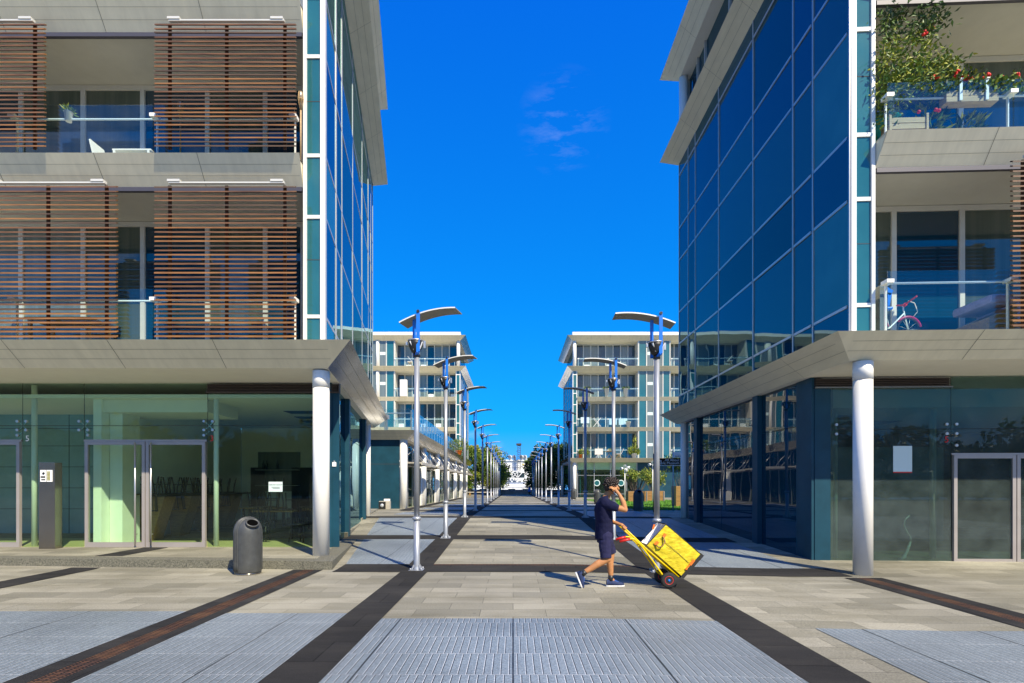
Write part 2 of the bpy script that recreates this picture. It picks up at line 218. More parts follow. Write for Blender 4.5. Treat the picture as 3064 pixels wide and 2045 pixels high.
M = dict(
    stone=slabs('pale_granite_paving', (0.345, 0.322, 0.245), (0.215, 0.203, 0.152), (0.085, 0.08, 0.06), 0.82, 0.36, msize=0.0035, stain=0.75, stain_col=(0.165, 0.15, 0.095), grain=70),
    band=slabs('dark_basalt_band', (0.034, 0.033, 0.0315), (0.025, 0.0245, 0.0235), (0.010, 0.010, 0.010), 1.2, 0.6, rough=0.95, stain=0.5, stain_col=(0.065, 0.06, 0.052), grain=110, spec=0.12),
    grating=slabs('ribbed_metal_panel', (0.235, 0.275, 0.295), (0.21, 0.25, 0.27), (0.025, 0.028, 0.03), 0.072, 0.56, msize=0.0042, offset=0.42, rough=0.5, metal=0.15, stain=0.35, stain_col=(0.18, 0.20, 0.21), bumps=0.6, grain=60, spec=0.4, hi=(0.60, 0.62, 0.62)),
    kerb=mat('speckled_granite_kerb', (0.13, 0.125, 0.095), 0.85, var=0.75, vs=42, bump=1.0, bs=90, var2=(0.25, 0.24, 0.175)),
    rust=slabs('rusty_drain_grating', (0.13, 0.055, 0.025), (0.09, 0.045, 0.03), (0.008, 0.006, 0.005), 0.07, 0.035, msize=0.009, offset=0.0, rough=0.85, stain=0.5, stain_col=(0.2, 0.1, 0.04), bumps=1.0, grain=30),
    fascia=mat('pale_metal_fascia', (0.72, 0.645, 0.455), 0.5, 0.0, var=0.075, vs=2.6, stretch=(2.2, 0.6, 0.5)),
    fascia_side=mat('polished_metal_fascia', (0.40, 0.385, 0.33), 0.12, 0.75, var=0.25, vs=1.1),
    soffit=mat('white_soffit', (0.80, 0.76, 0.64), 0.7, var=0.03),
    soffit_dk=mat('balcony_ceiling', (0.52, 0.50, 0.43), 0.75, var=0.04),  # darker soffit copy, stands in for weaker bounce light under the balconies
    white=mat('white_painted_metal', (0.82, 0.80, 0.74), 0.35, var=0.04, vs=2),
    offwhite=mat('warm_white_plaster', (0.74, 0.72, 0.64), 0.8, var=0.05),
    alu=mat('brushed_aluminium', (0.55, 0.54, 0.52), 0.35, 0.75, var=0.1, vs=4),
    frame=mat('window_frame_grey', (0.62, 0.60, 0.53), 0.45, 0.1, var=0.04),
    mullion=mat('anodised_mullion', (0.60, 0.57, 0.52), 0.3, 0.5, var=0.05),
    joint_soft=mat('panel_seam', (0.26, 0.235, 0.17), 0.8),
    joint=mat('dark_joint', (0.05, 0.047, 0.04), 0.8),
    blue_pane=pane('blue_curtain_glass', (0.004, 0.020, 0.045), 0.07, 0.80, wav=0.10, ws=0.55, tint=(0.50, 0.82, 0.92)),
    blue_pane_b=pane('blue_curtain_glass_deep', (0.003, 0.026, 0.045), 0.045, 0.74, wav=0.16, ws=0.5, tint=(0.50, 0.84, 0.88)),
    blue_pane_c=pane('blue_curtain_glass_teal', (0.010, 0.050, 0.065), 0.06, 0.82, wav=0.13, ws=0.7, tint=(0.55, 0.86, 0.92)),
    teal_pane=pane('teal_strip_glass', (0.022, 0.115, 0.13), 0.05, 0.8, wav=0.03, col2=(0.030, 0.145, 0.16)),
    navy_pane=pane('navy_window_glass', (0.004, 0.035, 0.06), 0.04, 0.9, wav=0.08, ws=0.7),
    green_pane=pane('green_window_glass', (0.045, 0.07, 0.055), 0.04, 0.9, wav=0.08, ws=0.7, col2=(0.09, 0.11, 0.085), stretch=(6, 1, 0.15)),
    grey_pane=pane('blind_window_glass', (0.12, 0.15, 0.14), 0.04, 0.8, col2=(0.16, 0.19, 0.18), stretch=(8, 1, 0.2)),
    dark_panel=mat('petrol_blue_panel', (0.010, 0.055, 0.085), 0.5, 0.0, var=0.25, vs=1.2, spec=0.25),
    rail_glass=glass('balustrade_glass', (0.88, 0.96, 0.98), 0.03, 0.75),
    shop_glass=glass('shop_window_glass', (0.82, 0.92, 0.83), 0.0, 0.42, dust=0.006),
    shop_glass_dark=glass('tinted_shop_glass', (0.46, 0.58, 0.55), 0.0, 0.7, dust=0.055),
    wood=mat('weathered_teak', (0.105, 0.045, 0.017), 0.5, var=0.6, vs=5, stretch=(0.35, 3, 14), var2=(0.27, 0.125, 0.047)),
    wood_b=mat('greyed_teak', (0.055, 0.029, 0.015), 0.6, var=0.5, vs=5, stretch=(0.35, 3, 14), var2=(0.15, 0.085, 0.042)),
    wood_c=mat('orange_teak', (0.17, 0.07, 0.02), 0.5, var=0.5, vs=5, stretch=(0.35, 3, 14), var2=(0.40, 0.18, 0.052)),
    rail_dark=mat('dark_track', (0.075, 0.07, 0.085), 0.5, 0.2),
    wood_dark=mat('dark_batten', (0.07, 0.032, 0.018), 0.7, var=0.3),
    galv=mat('galvanised_steel', (0.40, 0.42, 0.45), 0.42, 0.55, var=0.22, vs=9, stretch=(1, 1, 0.25)),
    blue=mat('blue_enamel', (0.012, 0.16, 0.62), 0.35, var=0.06, coat=0.2),
    black=mat('black_plastic', (0.018, 0.018, 0.018), 0.45),
    blade=mat('lamp_reflector', (0.24, 0.22, 0.17), 0.5, 0.1),
    bin=mat('charcoal_cast_iron', (0.075, 0.078, 0.075), 0.42, 0.25, var=0.2, vs=8, bump=0.15, bs=150),
    louvre=mat('brown_louvre', (0.07, 0.052, 0.042), 0.5, 0.2),
    steel=mat('bronze_steel', (0.26, 0.235, 0.20), 0.24, 0.9, var=0.1, vs=2),
    red=mat('red_plastic', (0.62, 0.02, 0.012), 0.4),
    yellow=mat('yellow_enamel', (0.80, 0.56, 0.0), 0.35),
    bag=mat('yellow_tarpaulin', (0.74, 0.56, 0.0), 0.62, var=0.45, vs=9, bump=1.0, bs=14, var2=(0.88, 0.70, 0.02), stretch=(1, 1, 2.2)),
    bag_in=mat('white_bag_lining', (0.90, 0.87, 0.84), 0.8),
    orange=mat('orange_webbing', (0.72, 0.16, 0.01), 0.7),
    rubber=mat('black_rubber', (0.02, 0.02, 0.02), 0.8, bump=0.4, bs=80),
    skin=mat('tanned_skin', (0.46, 0.21, 0.085), 0.62, spec=0.3, var=0.12, vs=14, sss=0.06),
    navy=mat('navy_cotton', (0.009, 0.010, 0.036), 0.9, var=0.25, vs=6, bump=0.25, bs=240, spec=0.2),
    navy2=mat('indigo_shorts', (0.012, 0.012, 0.055), 0.9, var=0.25, vs=7, bump=0.25, bs=240),
    hair=mat('dark_brown_hair', (0.026, 0.016, 0.010), 0.45, var=0.5, vs=30),
    shoe=mat('blue_knit_shoe', (0.012, 0.026, 0.09), 0.75, var=0.3, vs=40, bump=0.3, bs=160),
    sole=mat('white_shoe_sole', (0.72, 0.72, 0.70), 0.6),
    laces=mat('bright_blue_lace', (0.03, 0.16, 0.65), 0.7),
    grass=mat('lawn_base', (0.045, 0.13, 0.010), 0.9, var=0.4, vs=8),
    blade_g=mat('grass_blade', (0.10, 0.26, 0.012), 0.7, var=0.3, vs=2),
    leaf_d=mat('dark_olive_leaf', (0.040, 0.075, 0.018), 0.55, var=0.45, vs=1.3),
    void=mat('hollow_shade', (0.003, 0.003, 0.003), 1.0, spec=0.0),
    leaf_m=mat('mid_green_leaf', (0.11, 0.19, 0.022), 0.55, var=0.4, vs=2.0),
    leaf_l=mat('bright_yellow_green_leaf', (0.20, 0.30, 0.022), 0.55, var=0.35, vs=4.0, var2=(0.46, 0.44, 0.045)),
    bark=mat('grey_brown_bark', (0.12, 0.095, 0.07), 0.9, var=0.4, vs=9, bump=0.6, bs=30),
    planter=mat('orange_brown_planks', (0.30, 0.155, 0.045), 0.6, var=0.4, vs=3, stretch=(0.5, 0.5, 9)),
    crate=mat('pale_pine_planks', (0.48, 0.33, 0.17), 0.65, var=0.3, vs=4, stretch=(0.6, 2, 12)),
    flower=mat('red_petals', (0.75, 0.015, 0.008), 0.6),
    turq=mat('turquoise_plastic', (0.02, 0.45, 0.40), 0.35),
    sofa=mat('purple_grey_upholstery', (0.34, 0.28, 0.40), 0.95, var=0.2, vs=8, bump=0.3, bs=100),
    oak=mat('honey_timber', (0.30, 0.17, 0.05), 0.5, var=0.3, vs=3, stretch=(1, 6, 6)),
    pink=mat('magenta_enamel', (0.45, 0.01, 0.10), 0.35),
    brown_sign=mat('brown_sign_enamel', (0.022, 0.010, 0.007), 0.7, spec=0.2),
    sign_white=mat('white_sign_enamel', (0.90, 0.90, 0.88), 0.5),
    paper=mat('pale_paper', (0.62, 0.74, 0.70), 0.8),
    ink=mat('dark_ink', (0.03, 0.05, 0.05), 0.8),
    brass=mat('brass_plate', (0.45, 0.38, 0.06), 0.45, 0.4),
    floor_in=mat('ochre_shop_floor', (0.46, 0.40, 0.20), 0.5, var=0.1),
    wall_in=mat('white_interior_wall', (0.84, 0.84, 0.76), 0.85, var=0.04),
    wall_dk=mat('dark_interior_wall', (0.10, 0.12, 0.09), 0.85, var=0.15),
    tile_in=mat('lobby_wall_panel', (0.20, 0.32, 0.38), 0.4, var=0.1),
    door_alu=mat('door_aluminium', (0.36, 0.325, 0.30), 0.45, 0.25, var=0.06),
    dark_in=mat('dark_timber_door', (0.018, 0.016, 0.014), 0.6),
    concrete=mat('pale_concrete', (0.42, 0.39, 0.33), 0.85, var=0.25, vs=2.5, bump=0.3, bs=30),
    ship=mat('ship_white_paint', (0.80, 0.80, 0.78), 0.5, var=0.06),
    ship_win=mat('ship_dark_window', (0.03, 0.05, 0.06), 0.2),
    water=mat('harbour_water', (0.02, 0.07, 0.10), 0.12, bump=0.5, bs=1.2),
    cloth=mat('striped_towel', (0.55, 0.70, 0.78), 0.9, var=0.35, vs=9, stretch=(6, 1, 0.2)),
    cream=mat('cream_canvas', (0.70, 0.64, 0.56), 0.9),
    greenbin=mat('green_container', (0.06, 0.30, 0.04), 0.5, var=0.2),
    spot=mat('floodlight_lens', (0.55, 0.58, 0.6), 0.1, 0.3),
)
# ------------------------------------------------------------------ mesh tools
UP = Vector((0, 0, 1))
class MB:
    """collects faces for ONE mesh object; mtx maps the coordinates it is given into the world (or into the thing)"""
    def __init__(s, mtx=None): s.v = []; s.f = []; s.mi = []; s.mats = []; s.cur = 0; s.M = mtx; s.sm = []; s.smooth = False
    def use(s, *names):
        m = M[names[0]]
        if m not in s.mats: s.mats.append(m)
        s.cur = s.mats.index(m); return s
    def add(s, vs, fs):
        b = len(s.v)
        for v in vs:
            v = Vector(v); s.v.append(s.M @ v if s.M is not None else v)
        for f in fs: s.f.append([b + i for i in f]); s.mi.append(s.cur); s.sm.append(s.smooth)
        return s
    def box(s, x0, x1, y0, y1, z0, z1):
        return s.add([(x, y, z) for z in (z0, z1) for y in (y0, y1) for x in (x0, x1)],
                     [(0, 2, 3, 1), (4, 5, 7, 6), (0, 1, 5, 4), (2, 6, 7, 3), (0, 4, 6, 2), (1, 3, 7, 5)])
    def rbox(s, x0, x1, y0, y1, z0, z1, b=0.02):
        """box with chamfered edges"""
        xs, ys, zs = (x0, x1), (y0, y1), (z0, z1); bm = bmesh.new()
        bmesh.ops.create_cube(bm, size=1)
        for v in bm.verts: v.co = Vector(((x0 + x1) / 2 + v.co.x * (x1 - x0), (y0 + y1) / 2 + v.co.y * (y1 - y0), (z0 + z1) / 2 + v.co.z * (z1 - z0)))
        bmesh.ops.bevel(bm, geom=bm.edges[:], offset=b, segments=2, affect='EDGES', profile=0.6)
        return s.from_bm(bm)
    def from_bm(s, bm, m=None):
        bm.verts.index_update()
        vs = [(m @ v.co) if m else v.co.copy() for v in bm.verts]; fs = [[v.index for v in f.verts] for f in bm.faces]
        bm.free(); return s.add(vs, fs)
    def poly(s, pts): return s.add(pts, [tuple(range(len(pts)))])
    def prism(s, pts, z0, z1):
        """vertical prism over xy points; z0/z1 numbers"""
        n = len(pts); vs = [(p[0], p[1], z0) for p in pts] + [(p[0], p[1], z1) for p in pts]
        return s.add(vs, [tuple(reversed(range(n))), tuple(range(n, 2 * n))] + [(i, (i + 1) % n, n + (i + 1) % n, n + i) for i in range(n)])
    def extrude(s, pts, vec):
        n = len(pts); vec = Vector(vec); vs = [Vector(p) for p in pts] + [Vector(p) + vec for p in pts]
        return s.add(vs, [tuple(reversed(range(n))), tuple(range(n, 2 * n))] + [(i, (i + 1) % n, n + (i + 1) % n, n + i) for i in range(n)])
    def bar(s, p, q, w, h=None, up=UP):
        """rectangular bar from p to q"""
        p, q = Vector(p), Vector(q); h = h or w; d = (q - p).normalized(); up = Vector(up)
        if abs(d.dot(up)) > 0.99: up = Vector((0, 1, 0))
        a = d.cross(up).normalized(); b = a.cross(d).normalized()
        vs = [c + a * (w / 2 * i) + b * (h / 2 * j) for c in (p, q) for i, j in ((-1, -1), (1, -1), (1, 1), (-1, 1))]
        return s.add(vs, [(0, 1, 2, 3), (7, 6, 5, 4), (0, 4, 5, 1), (1, 5, 6, 2), (2, 6, 7, 3), (3, 7, 4, 0)])
    def tube(s, pts, r, n=10, cap=True, flat=None):
        """round tube along points; r number or list; flat=(axis, factor) squashes the section"""
        pts = [Vector(p) for p in pts]; rs = r if isinstance(r, (list, tuple)) else [r] * len(pts)
        vs = []; fs = []; a = None
        for i, p in enumerate(pts):
            d = ((pts[min(i + 1, len(pts) - 1)] - pts[max(i - 1, 0)])).normalized()
            if a is None:
                ref = UP if abs(d.z) < 0.9 else Vector((1, 0, 0)); a = d.cross(ref).normalized()
            else: a = (a - d * a.dot(d)).normalized()
            b = d.cross(a)
            for k in range(n):
                t = 2 * math.pi * k / n; vs.append(p + (a * math.cos(t) + b * math.sin(t)) * rs[i])
        for i in range(len(pts) - 1):
            for k in range(n):
                fs.append((i * n + k, i * n + (k + 1) % n, (i + 1) * n + (k + 1) % n, (i + 1) * n + k))
        if cap:
            fs.append(tuple(reversed(range(n)))); fs.append(tuple((len(pts) - 1) * n + k for k in range(n)))
        sm = s.smooth; s.smooth = True; s.add(vs, fs); s.smooth = sm
        if cap: s.sm[-1] = s.sm[-2] = False
        return s
    def lathe(s, prof, c=(0, 0, 0), n=24, a0=0.0):
        """profile [(radius, z)] turned round the vertical through c"""
        c = Vector(c); vs = []; fs = []
        for r, z in prof:
            for k in range(n):
                t = 2 * math.pi * k / n + a0; vs.append(c + Vector((r * math.cos(t), r * math.sin(t), z)))
        for i in range(len(prof) - 1):
            for k in range(n): fs.append((i * n + k, i * n + (k + 1) % n, (i + 1) * n + (k + 1) % n, (i + 1) * n + k))
        fs.append(tuple(reversed(range(n)))); fs.append(tuple((len(prof) - 1) * n + k for k in range(n)))
        sm = s.smooth; s.smooth = True; s.add(vs, fs); s.smooth = sm; s.sm[-1] = s.sm[-2] = False
        return s
    def ball(s, c, r, u=12, v=8):
        bm = bmesh.new(); bmesh.ops.create_uvsphere(bm, u_segments=u, v_segments=v, radius=1)
        r = r if isinstance(r, (tuple, list)) else (r, r, r)
        for x in bm.verts: x.co = Vector(c) + Vector((x.co.x * r[0], x.co.y * r[1], x.co.z * r[2]))
        sm = s.smooth; s.smooth = True; s.from_bm(bm); s.smooth = sm; return s
    def leaf(s, p, d, l, w, fold=0.25):
        """one pointed leaf: two folded halves"""
        p, d = Vector(p), Vector(d).normalized(); a = d.cross(Vector((random.gauss(0, 1), random.gauss(0, 1), random.gauss(0, 1)))).normalized(); n = d.cross(a)
        return s.add([p, p + d * l * 0.45 + a * w / 2 + n * w * fold, p + d * l, p + d * l * 0.45 - a * w / 2 + n * w * fold], [(0, 1, 2), (0, 2, 3)])
    def build(s, name, parent=None, origin=None, local=False):
        me = bpy.data.meshes.new(name); off = Vector((0, 0, 0))
        if parent is not None and not local: off = WL[parent.as_pointer()]
        if origin is not None: off = Vector(origin)
        me.from_pydata([v - off for v in s.v], [], s.f)
        for m in s.mats: me.materials.append(m)
        me.polygons.foreach_set('material_index', s.mi); me.polygons.foreach_set('use_smooth', s.sm); me.update()
        o = bpy.data.objects.new(name, me); COL.objects.link(o)
        if parent is not None:
            o.parent = parent; WL[o.as_pointer()] = WL[parent.as_pointer()].copy()
        else:
            o.location = off; WL[o.as_pointer()] = off.copy()
        return o
WL = {}
def tag(o, label, cat, group=None, kind=None):
    o['label'] = label; o['category'] = cat
    if group: o['group'] = group
    if kind: o['kind'] = kind
    return o
def thing(name, label, cat, loc, group=None, rotz=0.0):
    o = bpy.data.objects.new(name, None); o.empty_display_size = 0.2; COL.objects.link(o)
    o.location = loc; o.rotation_euler = (0, 0, rotz); WL[o.as_pointer()] = Vector(loc)
    return tag(o, label, cat, group)
def struct(mb, name, label=None):
    o = mb.build(name); o['kind'] = 'structure'
    if label: o['label'] = label
    return o
def copy_tree(o, parent=None):
    c = o.copy(); COL.objects.link(c)
    if parent is not None: c.parent = parent
    for ch in list(o.children): copy_tree(ch, c)
    return c
def text_mesh(txt, size, mtx, matname, name, parent, depth=0.004, align='CENTER'):
    cu = bpy.data.curves.new(name, 'FONT'); cu.body = txt; cu.size = size; cu.extrude = depth / 2; cu.align_x = align; cu.align_y = 'CENTER'; cu.resolution_u = 3
    to = bpy.data.objects.new(name + '_src', cu); COL.objects.link(to)
    dg = bpy.context.evaluated_depsgraph_get(); me = bpy.data.meshes.new_from_object(to.evaluated_get(dg))
    bpy.data.objects.remove(to); bpy.data.curves.remove(cu)
    me.transform(Matrix.Translation(-WL[parent.as_pointer()]) @ mtx)
    me.materials.clear(); me.materials.append(M[matname]); me.name = name
    o = bpy.data.objects.new(name, me); COL.objects.link(o); o.parent = parent; WL[o.as_pointer()] = WL[parent.as_pointer()].copy()
    return o
def frame(c, u, v):
    """local (along, outward, up) -> world"""
    return Matrix(((u[0], v[0], 0, c[0]), (u[1], v[1], 0, c[1]), (0, 0, 1, 0), (0, 0, 0, 1)))
FACE_CAM = Matrix.Rotation(R(90), 4, 'X')           # text standing up, facing -Y
def interp(t, tab):
    if t <= tab[0][0]: return tab[0][1]
    for (a, va), (b, vb) in zip(tab, tab[1:]):
        if t <= b: return va + (vb - va) * (t - a) / (b - a)
    return tab[-1][1]
GY = [(-60, 0), (10, 0), (20, 0.38), (33, 0.28), (70, 0.12), (200, 0.12)]
GX = [(-80, 0), (1, 0), (5, -0.085), (80, -0.085)]
def gz(x, y): return interp(y, GY) + interp(x, GX) * (1 if y < 14 else max(0, 1 - (y - 14) / 8))
def sheet(mb, x0, x1, y0, y1, dz=0.0):
    """a sheet that follows the ground"""
    xs = sorted({x0, x1, *[b for b in (1, 5) if x0 < b < x1]}); ys = sorted({y0, y1, *[b for b in (10, 14, 17, 20, 22, 33, 70) if y0 < b < y1]})
    for a, b in zip(xs, xs[1:]):
        for c, d in zip(ys, ys[1:]):
            mb.poly([(x, y, gz(x, y) + dz) for x, y in ((a, c), (b, c), (b, d), (a, d))])
    return mb
def px(x, y, d):
    """photo pixel seen at distance d -> world point"""
    return Vector(((x - CX) * d / FOC, d, EYE - (y - CY) * d / FOC))
# ------------------------------------------------------------------ ground
LAMP_Y = [10.0, 14.3, 19.9, 25.6, 31.6, 37.6, 43.6, 49.8, 56.0, 62.0, 68.0, 74.0]
LX, RX = -1.80, 2.69
g = MB().use('stone'); sheet(g, -60, 60, -40, 82); struct(g, 'pavement')
w = MB().use('water'); w.poly([(-3000, 82, -1.2), (3000, 82, -1.2), (3000, 5000, -1.2), (-3000, 5000, -1.2)]); struct(w, 'harbour_water')
q = MB().use('concrete'); q.box(-60, 60, 82, 82.5, -1.5, 0.1); struct(q, 'quay_edge')
b = MB().use('band')
sheet(b, -2.05, -1.56, -6, 80, 0.008); sheet(b, 2.42, 2.95, -6, 80, 0.008)
sheet(b, -4.10, -3.90, -6, 9.99, 0.008); sheet(b, -3.70, -3.55, -6, 9.99, 0.008)
sheet(b, -8.42, -7.86, -6, 10.2, 0.008)
sheet(b, 5.95, 6.17, -6, 9.6, 0.008); sheet(b, 6.38, 6.62, -6, 9.6, 0.008)
for i, y in enumerate(LAMP_Y[:10]):
    xl = -3.3 if y < 12 else -2.4 - 0.177 * y if y < 24 else -5.4
    for x0, x1 in ((xl, -2.05), (-1.56, 2.42), (2.95, 5.9 if i else 6.2)):
        if i == 0 and x0 == -1.56: sheet(b, x0, x1, y - 0.25, y + 0.42, 0.008)
        else: sheet(b, x0, x1, y - 0.25, y + 0.55, 0.008)
sheet(b, -5.65, -5.05, 26.3, 56, 0.008)
struct(b, 'paving_band')
gr = MB().use('grating')
sheet(gr, -1.56, 2.42, -6, 6.36, 0.006); sheet(gr, -3.55, -2.05, -6, 6.62, 0.006); sheet(gr, -7.86, -4.10, -6, 6.72, 0.006)
sheet(gr, -20, -8.42, -6, 6.82, 0.006); sheet(gr, 3.46, 5.95, -6, 6.12, 0.006); sheet(gr, 6.62, 20, -6, 6.02, 0.006)
for i in range(0, 8):
    y0, y1 = LAMP_Y[i] + 0.55, LAMP_Y[i + 1] - 0.25
    if i < 2:
        for c, d in ((y0, (y0 + y1) / 2), ((y0 + y1) / 2, y1)):
            gr.poly([(-3.45 - 0.177 * (c - 10) + 0.25, c, gz(0, c) + 0.006), (-2.05, c, gz(0, c) + 0.006), (-2.05, d, gz(0, d) + 0.006), (-3.45 - 0.177 * (d - 10) + 0.25, d, gz(0, d) + 0.006)])
    else:
        sheet(gr, -4.9, -2.05, y0 + 1.4, y1 - 1.4, 0.006); 
    if i < 3: sheet(gr, 2.95, 5.75, y0, y1, 0.006)
    else: sheet(gr, 2.95, 5.4, y0 + 1.4, y1 - 1.4, 0.006)
struct(gr, 'pavement_grating')
for (x0, x1, y0, y1, lab) in ((-3.90, -3.70, -6, 9.99, 'rusty drain channel running diagonally in the photo to the kerb beside the litter bin'),
                              (6.17, 6.38, -6, 9.6, 'rusty drain channel running up to the foot of the thick white column'),):
    d = MB().use('rust'); sheet(d, x0, x1, y0, y1, 0.007); o = d.build('drain_channel', origin=((x0 + x1) / 2, (y0 + y1) / 2, 0)); tag(o, lab, 'drain', 'rusty drain channels in the paving')
d = MB().use('rust'); sheet(d, -1.56, 2.42, 10.42, 10.55, 0.007)
o = d.build('drain_channel', origin=(0.4, 10.5, 0)); tag(o, 'narrow slotted drain crossing the street behind the walking man', 'drain', 'rusty drain channels in the paving')
# raised plinth of the left building, a granite step that follows its splayed side
ds = Vector((-0.177, 1)).normalized()
def pl(t, inset=0.0): return (-3.38 - inset - 0.177 * t, 10.0 + t)
st = MB().use('stone')
st.prism([(-40, 10.65), (-40, 40), (-40, 40.1), pl(16, .36), pl(4.2, .36), pl(0.45, .36), (-3.76, 10.45)], 0.0, 0.156)
st.prism([pl(4.4, 0.30), pl(16, 0.30), pl(16, 3), pl(4.4, 3)], 0.1, 0.30)
st.prism([pl(8.6, 0.36), pl(16, 0.36), pl(16, 3), pl(8.6, 3)], 0.1, 0.42)
struct(st, 'raised_pavement')
kb = MB().use('kerb')
kb.prism([(-40, 12.2), pl(0.45, .36), pl(0)], -0.1, 0.160) if False else None
kb.prism([(-3.75, 10.02), (-3.38, 10.0), pl(16), pl(16, .358), pl(.4, .358)], -0.1, 0.160)
x = -3.754
while x > -24:
    kb.prism([(x, 10.02 - 0.065 * (x + 3.75)), (x, 10.40 - 0.065 * (x + 3.75)), (x - 1.196, 10.40 - 0.065 * (x - 1.2 + 3.75)), (x - 1.196, 10.02 - 0.065 * (x - 1.2 + 3.75))], -0.1, 0.158); x -= 1.2
struct(kb, 'granite_kerb')
b2 = MB().use('band'); b2.poly([(-7.86, 10.75, .162), (-7.86, 12.2, .162), (-8.42, 12.2, .162), (-8.42, 10.75, .162)]); struct(b2, 'plinth_band')
# lawn beyond the right building
lw = MB().use('grass'); lw.poly([(x, y, gz(0, y) + 0.02) for x, y in ((6.15, 26), (13.5, 26), (13.5, 33), (6.15, 33))])
lw.poly([(x, y, gz(0, y) + 0.02) for x, y in ((6.15, 33), (13.5, 33), (13.5, 48), (7.2, 48), (6.4, 42), (6.15, 38))]); struct(lw, 'lawn')
random.seed(3)
bl = MB().use('blade_g')
for i in range(9000):
    x, y = random.uniform(6.2, 13.3), 26 + 22 * random.random() ** 1.2
    z = gz(0, y) + 0.02; a = random.uniform(0, 6.28); h = random.uniform(0.04, 0.10); c, s_ = math.cos(a) * 0.025, math.sin(a) * 0.025
    bl.add([(x - c, y - s_, z), (x + c, y + s_, z), (x + random.gauss(0, .03), y + random.gauss(0, .03), z + h)], [(0, 1, 2)])
o = bl.build('grass'); tag(o, 'short bright green grass on the lawn strip beyond the glass building', 'grass', kind='stuff')
# ------------------------------------------------------------------ the two near glass buildings (mirrored twins)
def offs(C, uf, nf, us, ns, df, d_s):
    """point at outward offset df from the front line and d_s from the side line"""
    a, b, c, d = nf[0], nf[1], ns[0], ns[1]; det = a * d - b * c
    return Vector((C[0] + (df * d - b * d_s) / det, C[1] + (a * d_s - c * df) / det))
def fascia_band(mb, B, prof, Lf, Ls, front=True, side=True, back=True, jf='fascia', js='fascia_side', joints=True):
    """sloping fascia swept along front end -> corner -> side -> back; prof = [(outward, z)]"""
    C, uf, nf, us, ns = B
    def path(d):
        p = []
        if front: p.append((C[0] + uf[0] * Lf + nf[0] * d, C[1] + uf[1] * Lf + nf[1] * d))
        k = offs(C, uf, nf, us, ns, d if front else -0.0, d if side else -0.0); p.append(tuple(k))
        if side:
            e = (C[0] + us[0] * (Ls + d) + ns[0] * d, C[1] + us[1] * (Ls + d) + ns[1] * d); p.append(e)
            if back: p.append((e[0] + uf[0] * 8, e[1] + uf[1] * 8))
        return p
    paths = [path(d) for d, z in prof]
    for i in range(len(prof) - 1):
        A, Bp, za, zb = paths[i], paths[i + 1], prof[i][1], prof[i + 1][1]
        for k in range(len(A) - 1):
            isf = front and k == 0
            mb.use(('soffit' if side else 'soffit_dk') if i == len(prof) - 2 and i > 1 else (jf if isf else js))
            mb.poly([(*A[k], za), (*A[k + 1], za), (*Bp[k + 1], zb), (*Bp[k], zb)])
    if not joints: return
    # panel joints on the sloping face (profile segment 1 -> 2), standing 2 mm proud
    mb.use('joint')
    (d0, z0), (d1, z1) = prof[1], prof[2]
    sl = Vector((d1 - d0, z1 - z0)); nn = Vector((z0 - z1, d1 - d0)) if False else Vector((-(z1 - z0), d1 - d0)); nn.normalize()
    if nn[1] > 0: nn = -nn
    for isf, (uu, vv, L, cc) in ((True, (uf, nf, Lf, C)), (False, (us, ns, Ls, C))):
        if (isf and not front) or (not isf and not side): continue
        F = frame(cc, uu, vv); mm = MB(F); mm.mats = mb.mats; 
        def strip(ua0, ua1, f0, f1):
            q = []
            for ua, f in ((ua0, f0), (ua1, f0), (ua1, f1), (ua0, f1)):
                d = d0 + sl[0] * f + nn[0] * 0.003; z = z0 + sl[1] * f + nn[1] * 0.003
                q.append(F @ Vector((ua, d, z)))
            mb.poly(q)
        u = 1.95 if isf else 1.5
        while u < L - 0.3: strip(u - .004, u + .004, 0.0, 1.0); u += 2.02 if isf else 2.3
        mb.use('joint_soft')
        for f in (0.33, 0.66): strip(-d0 * 0.35 if (side and front) else 0.02, L, f - .005, f + .005)

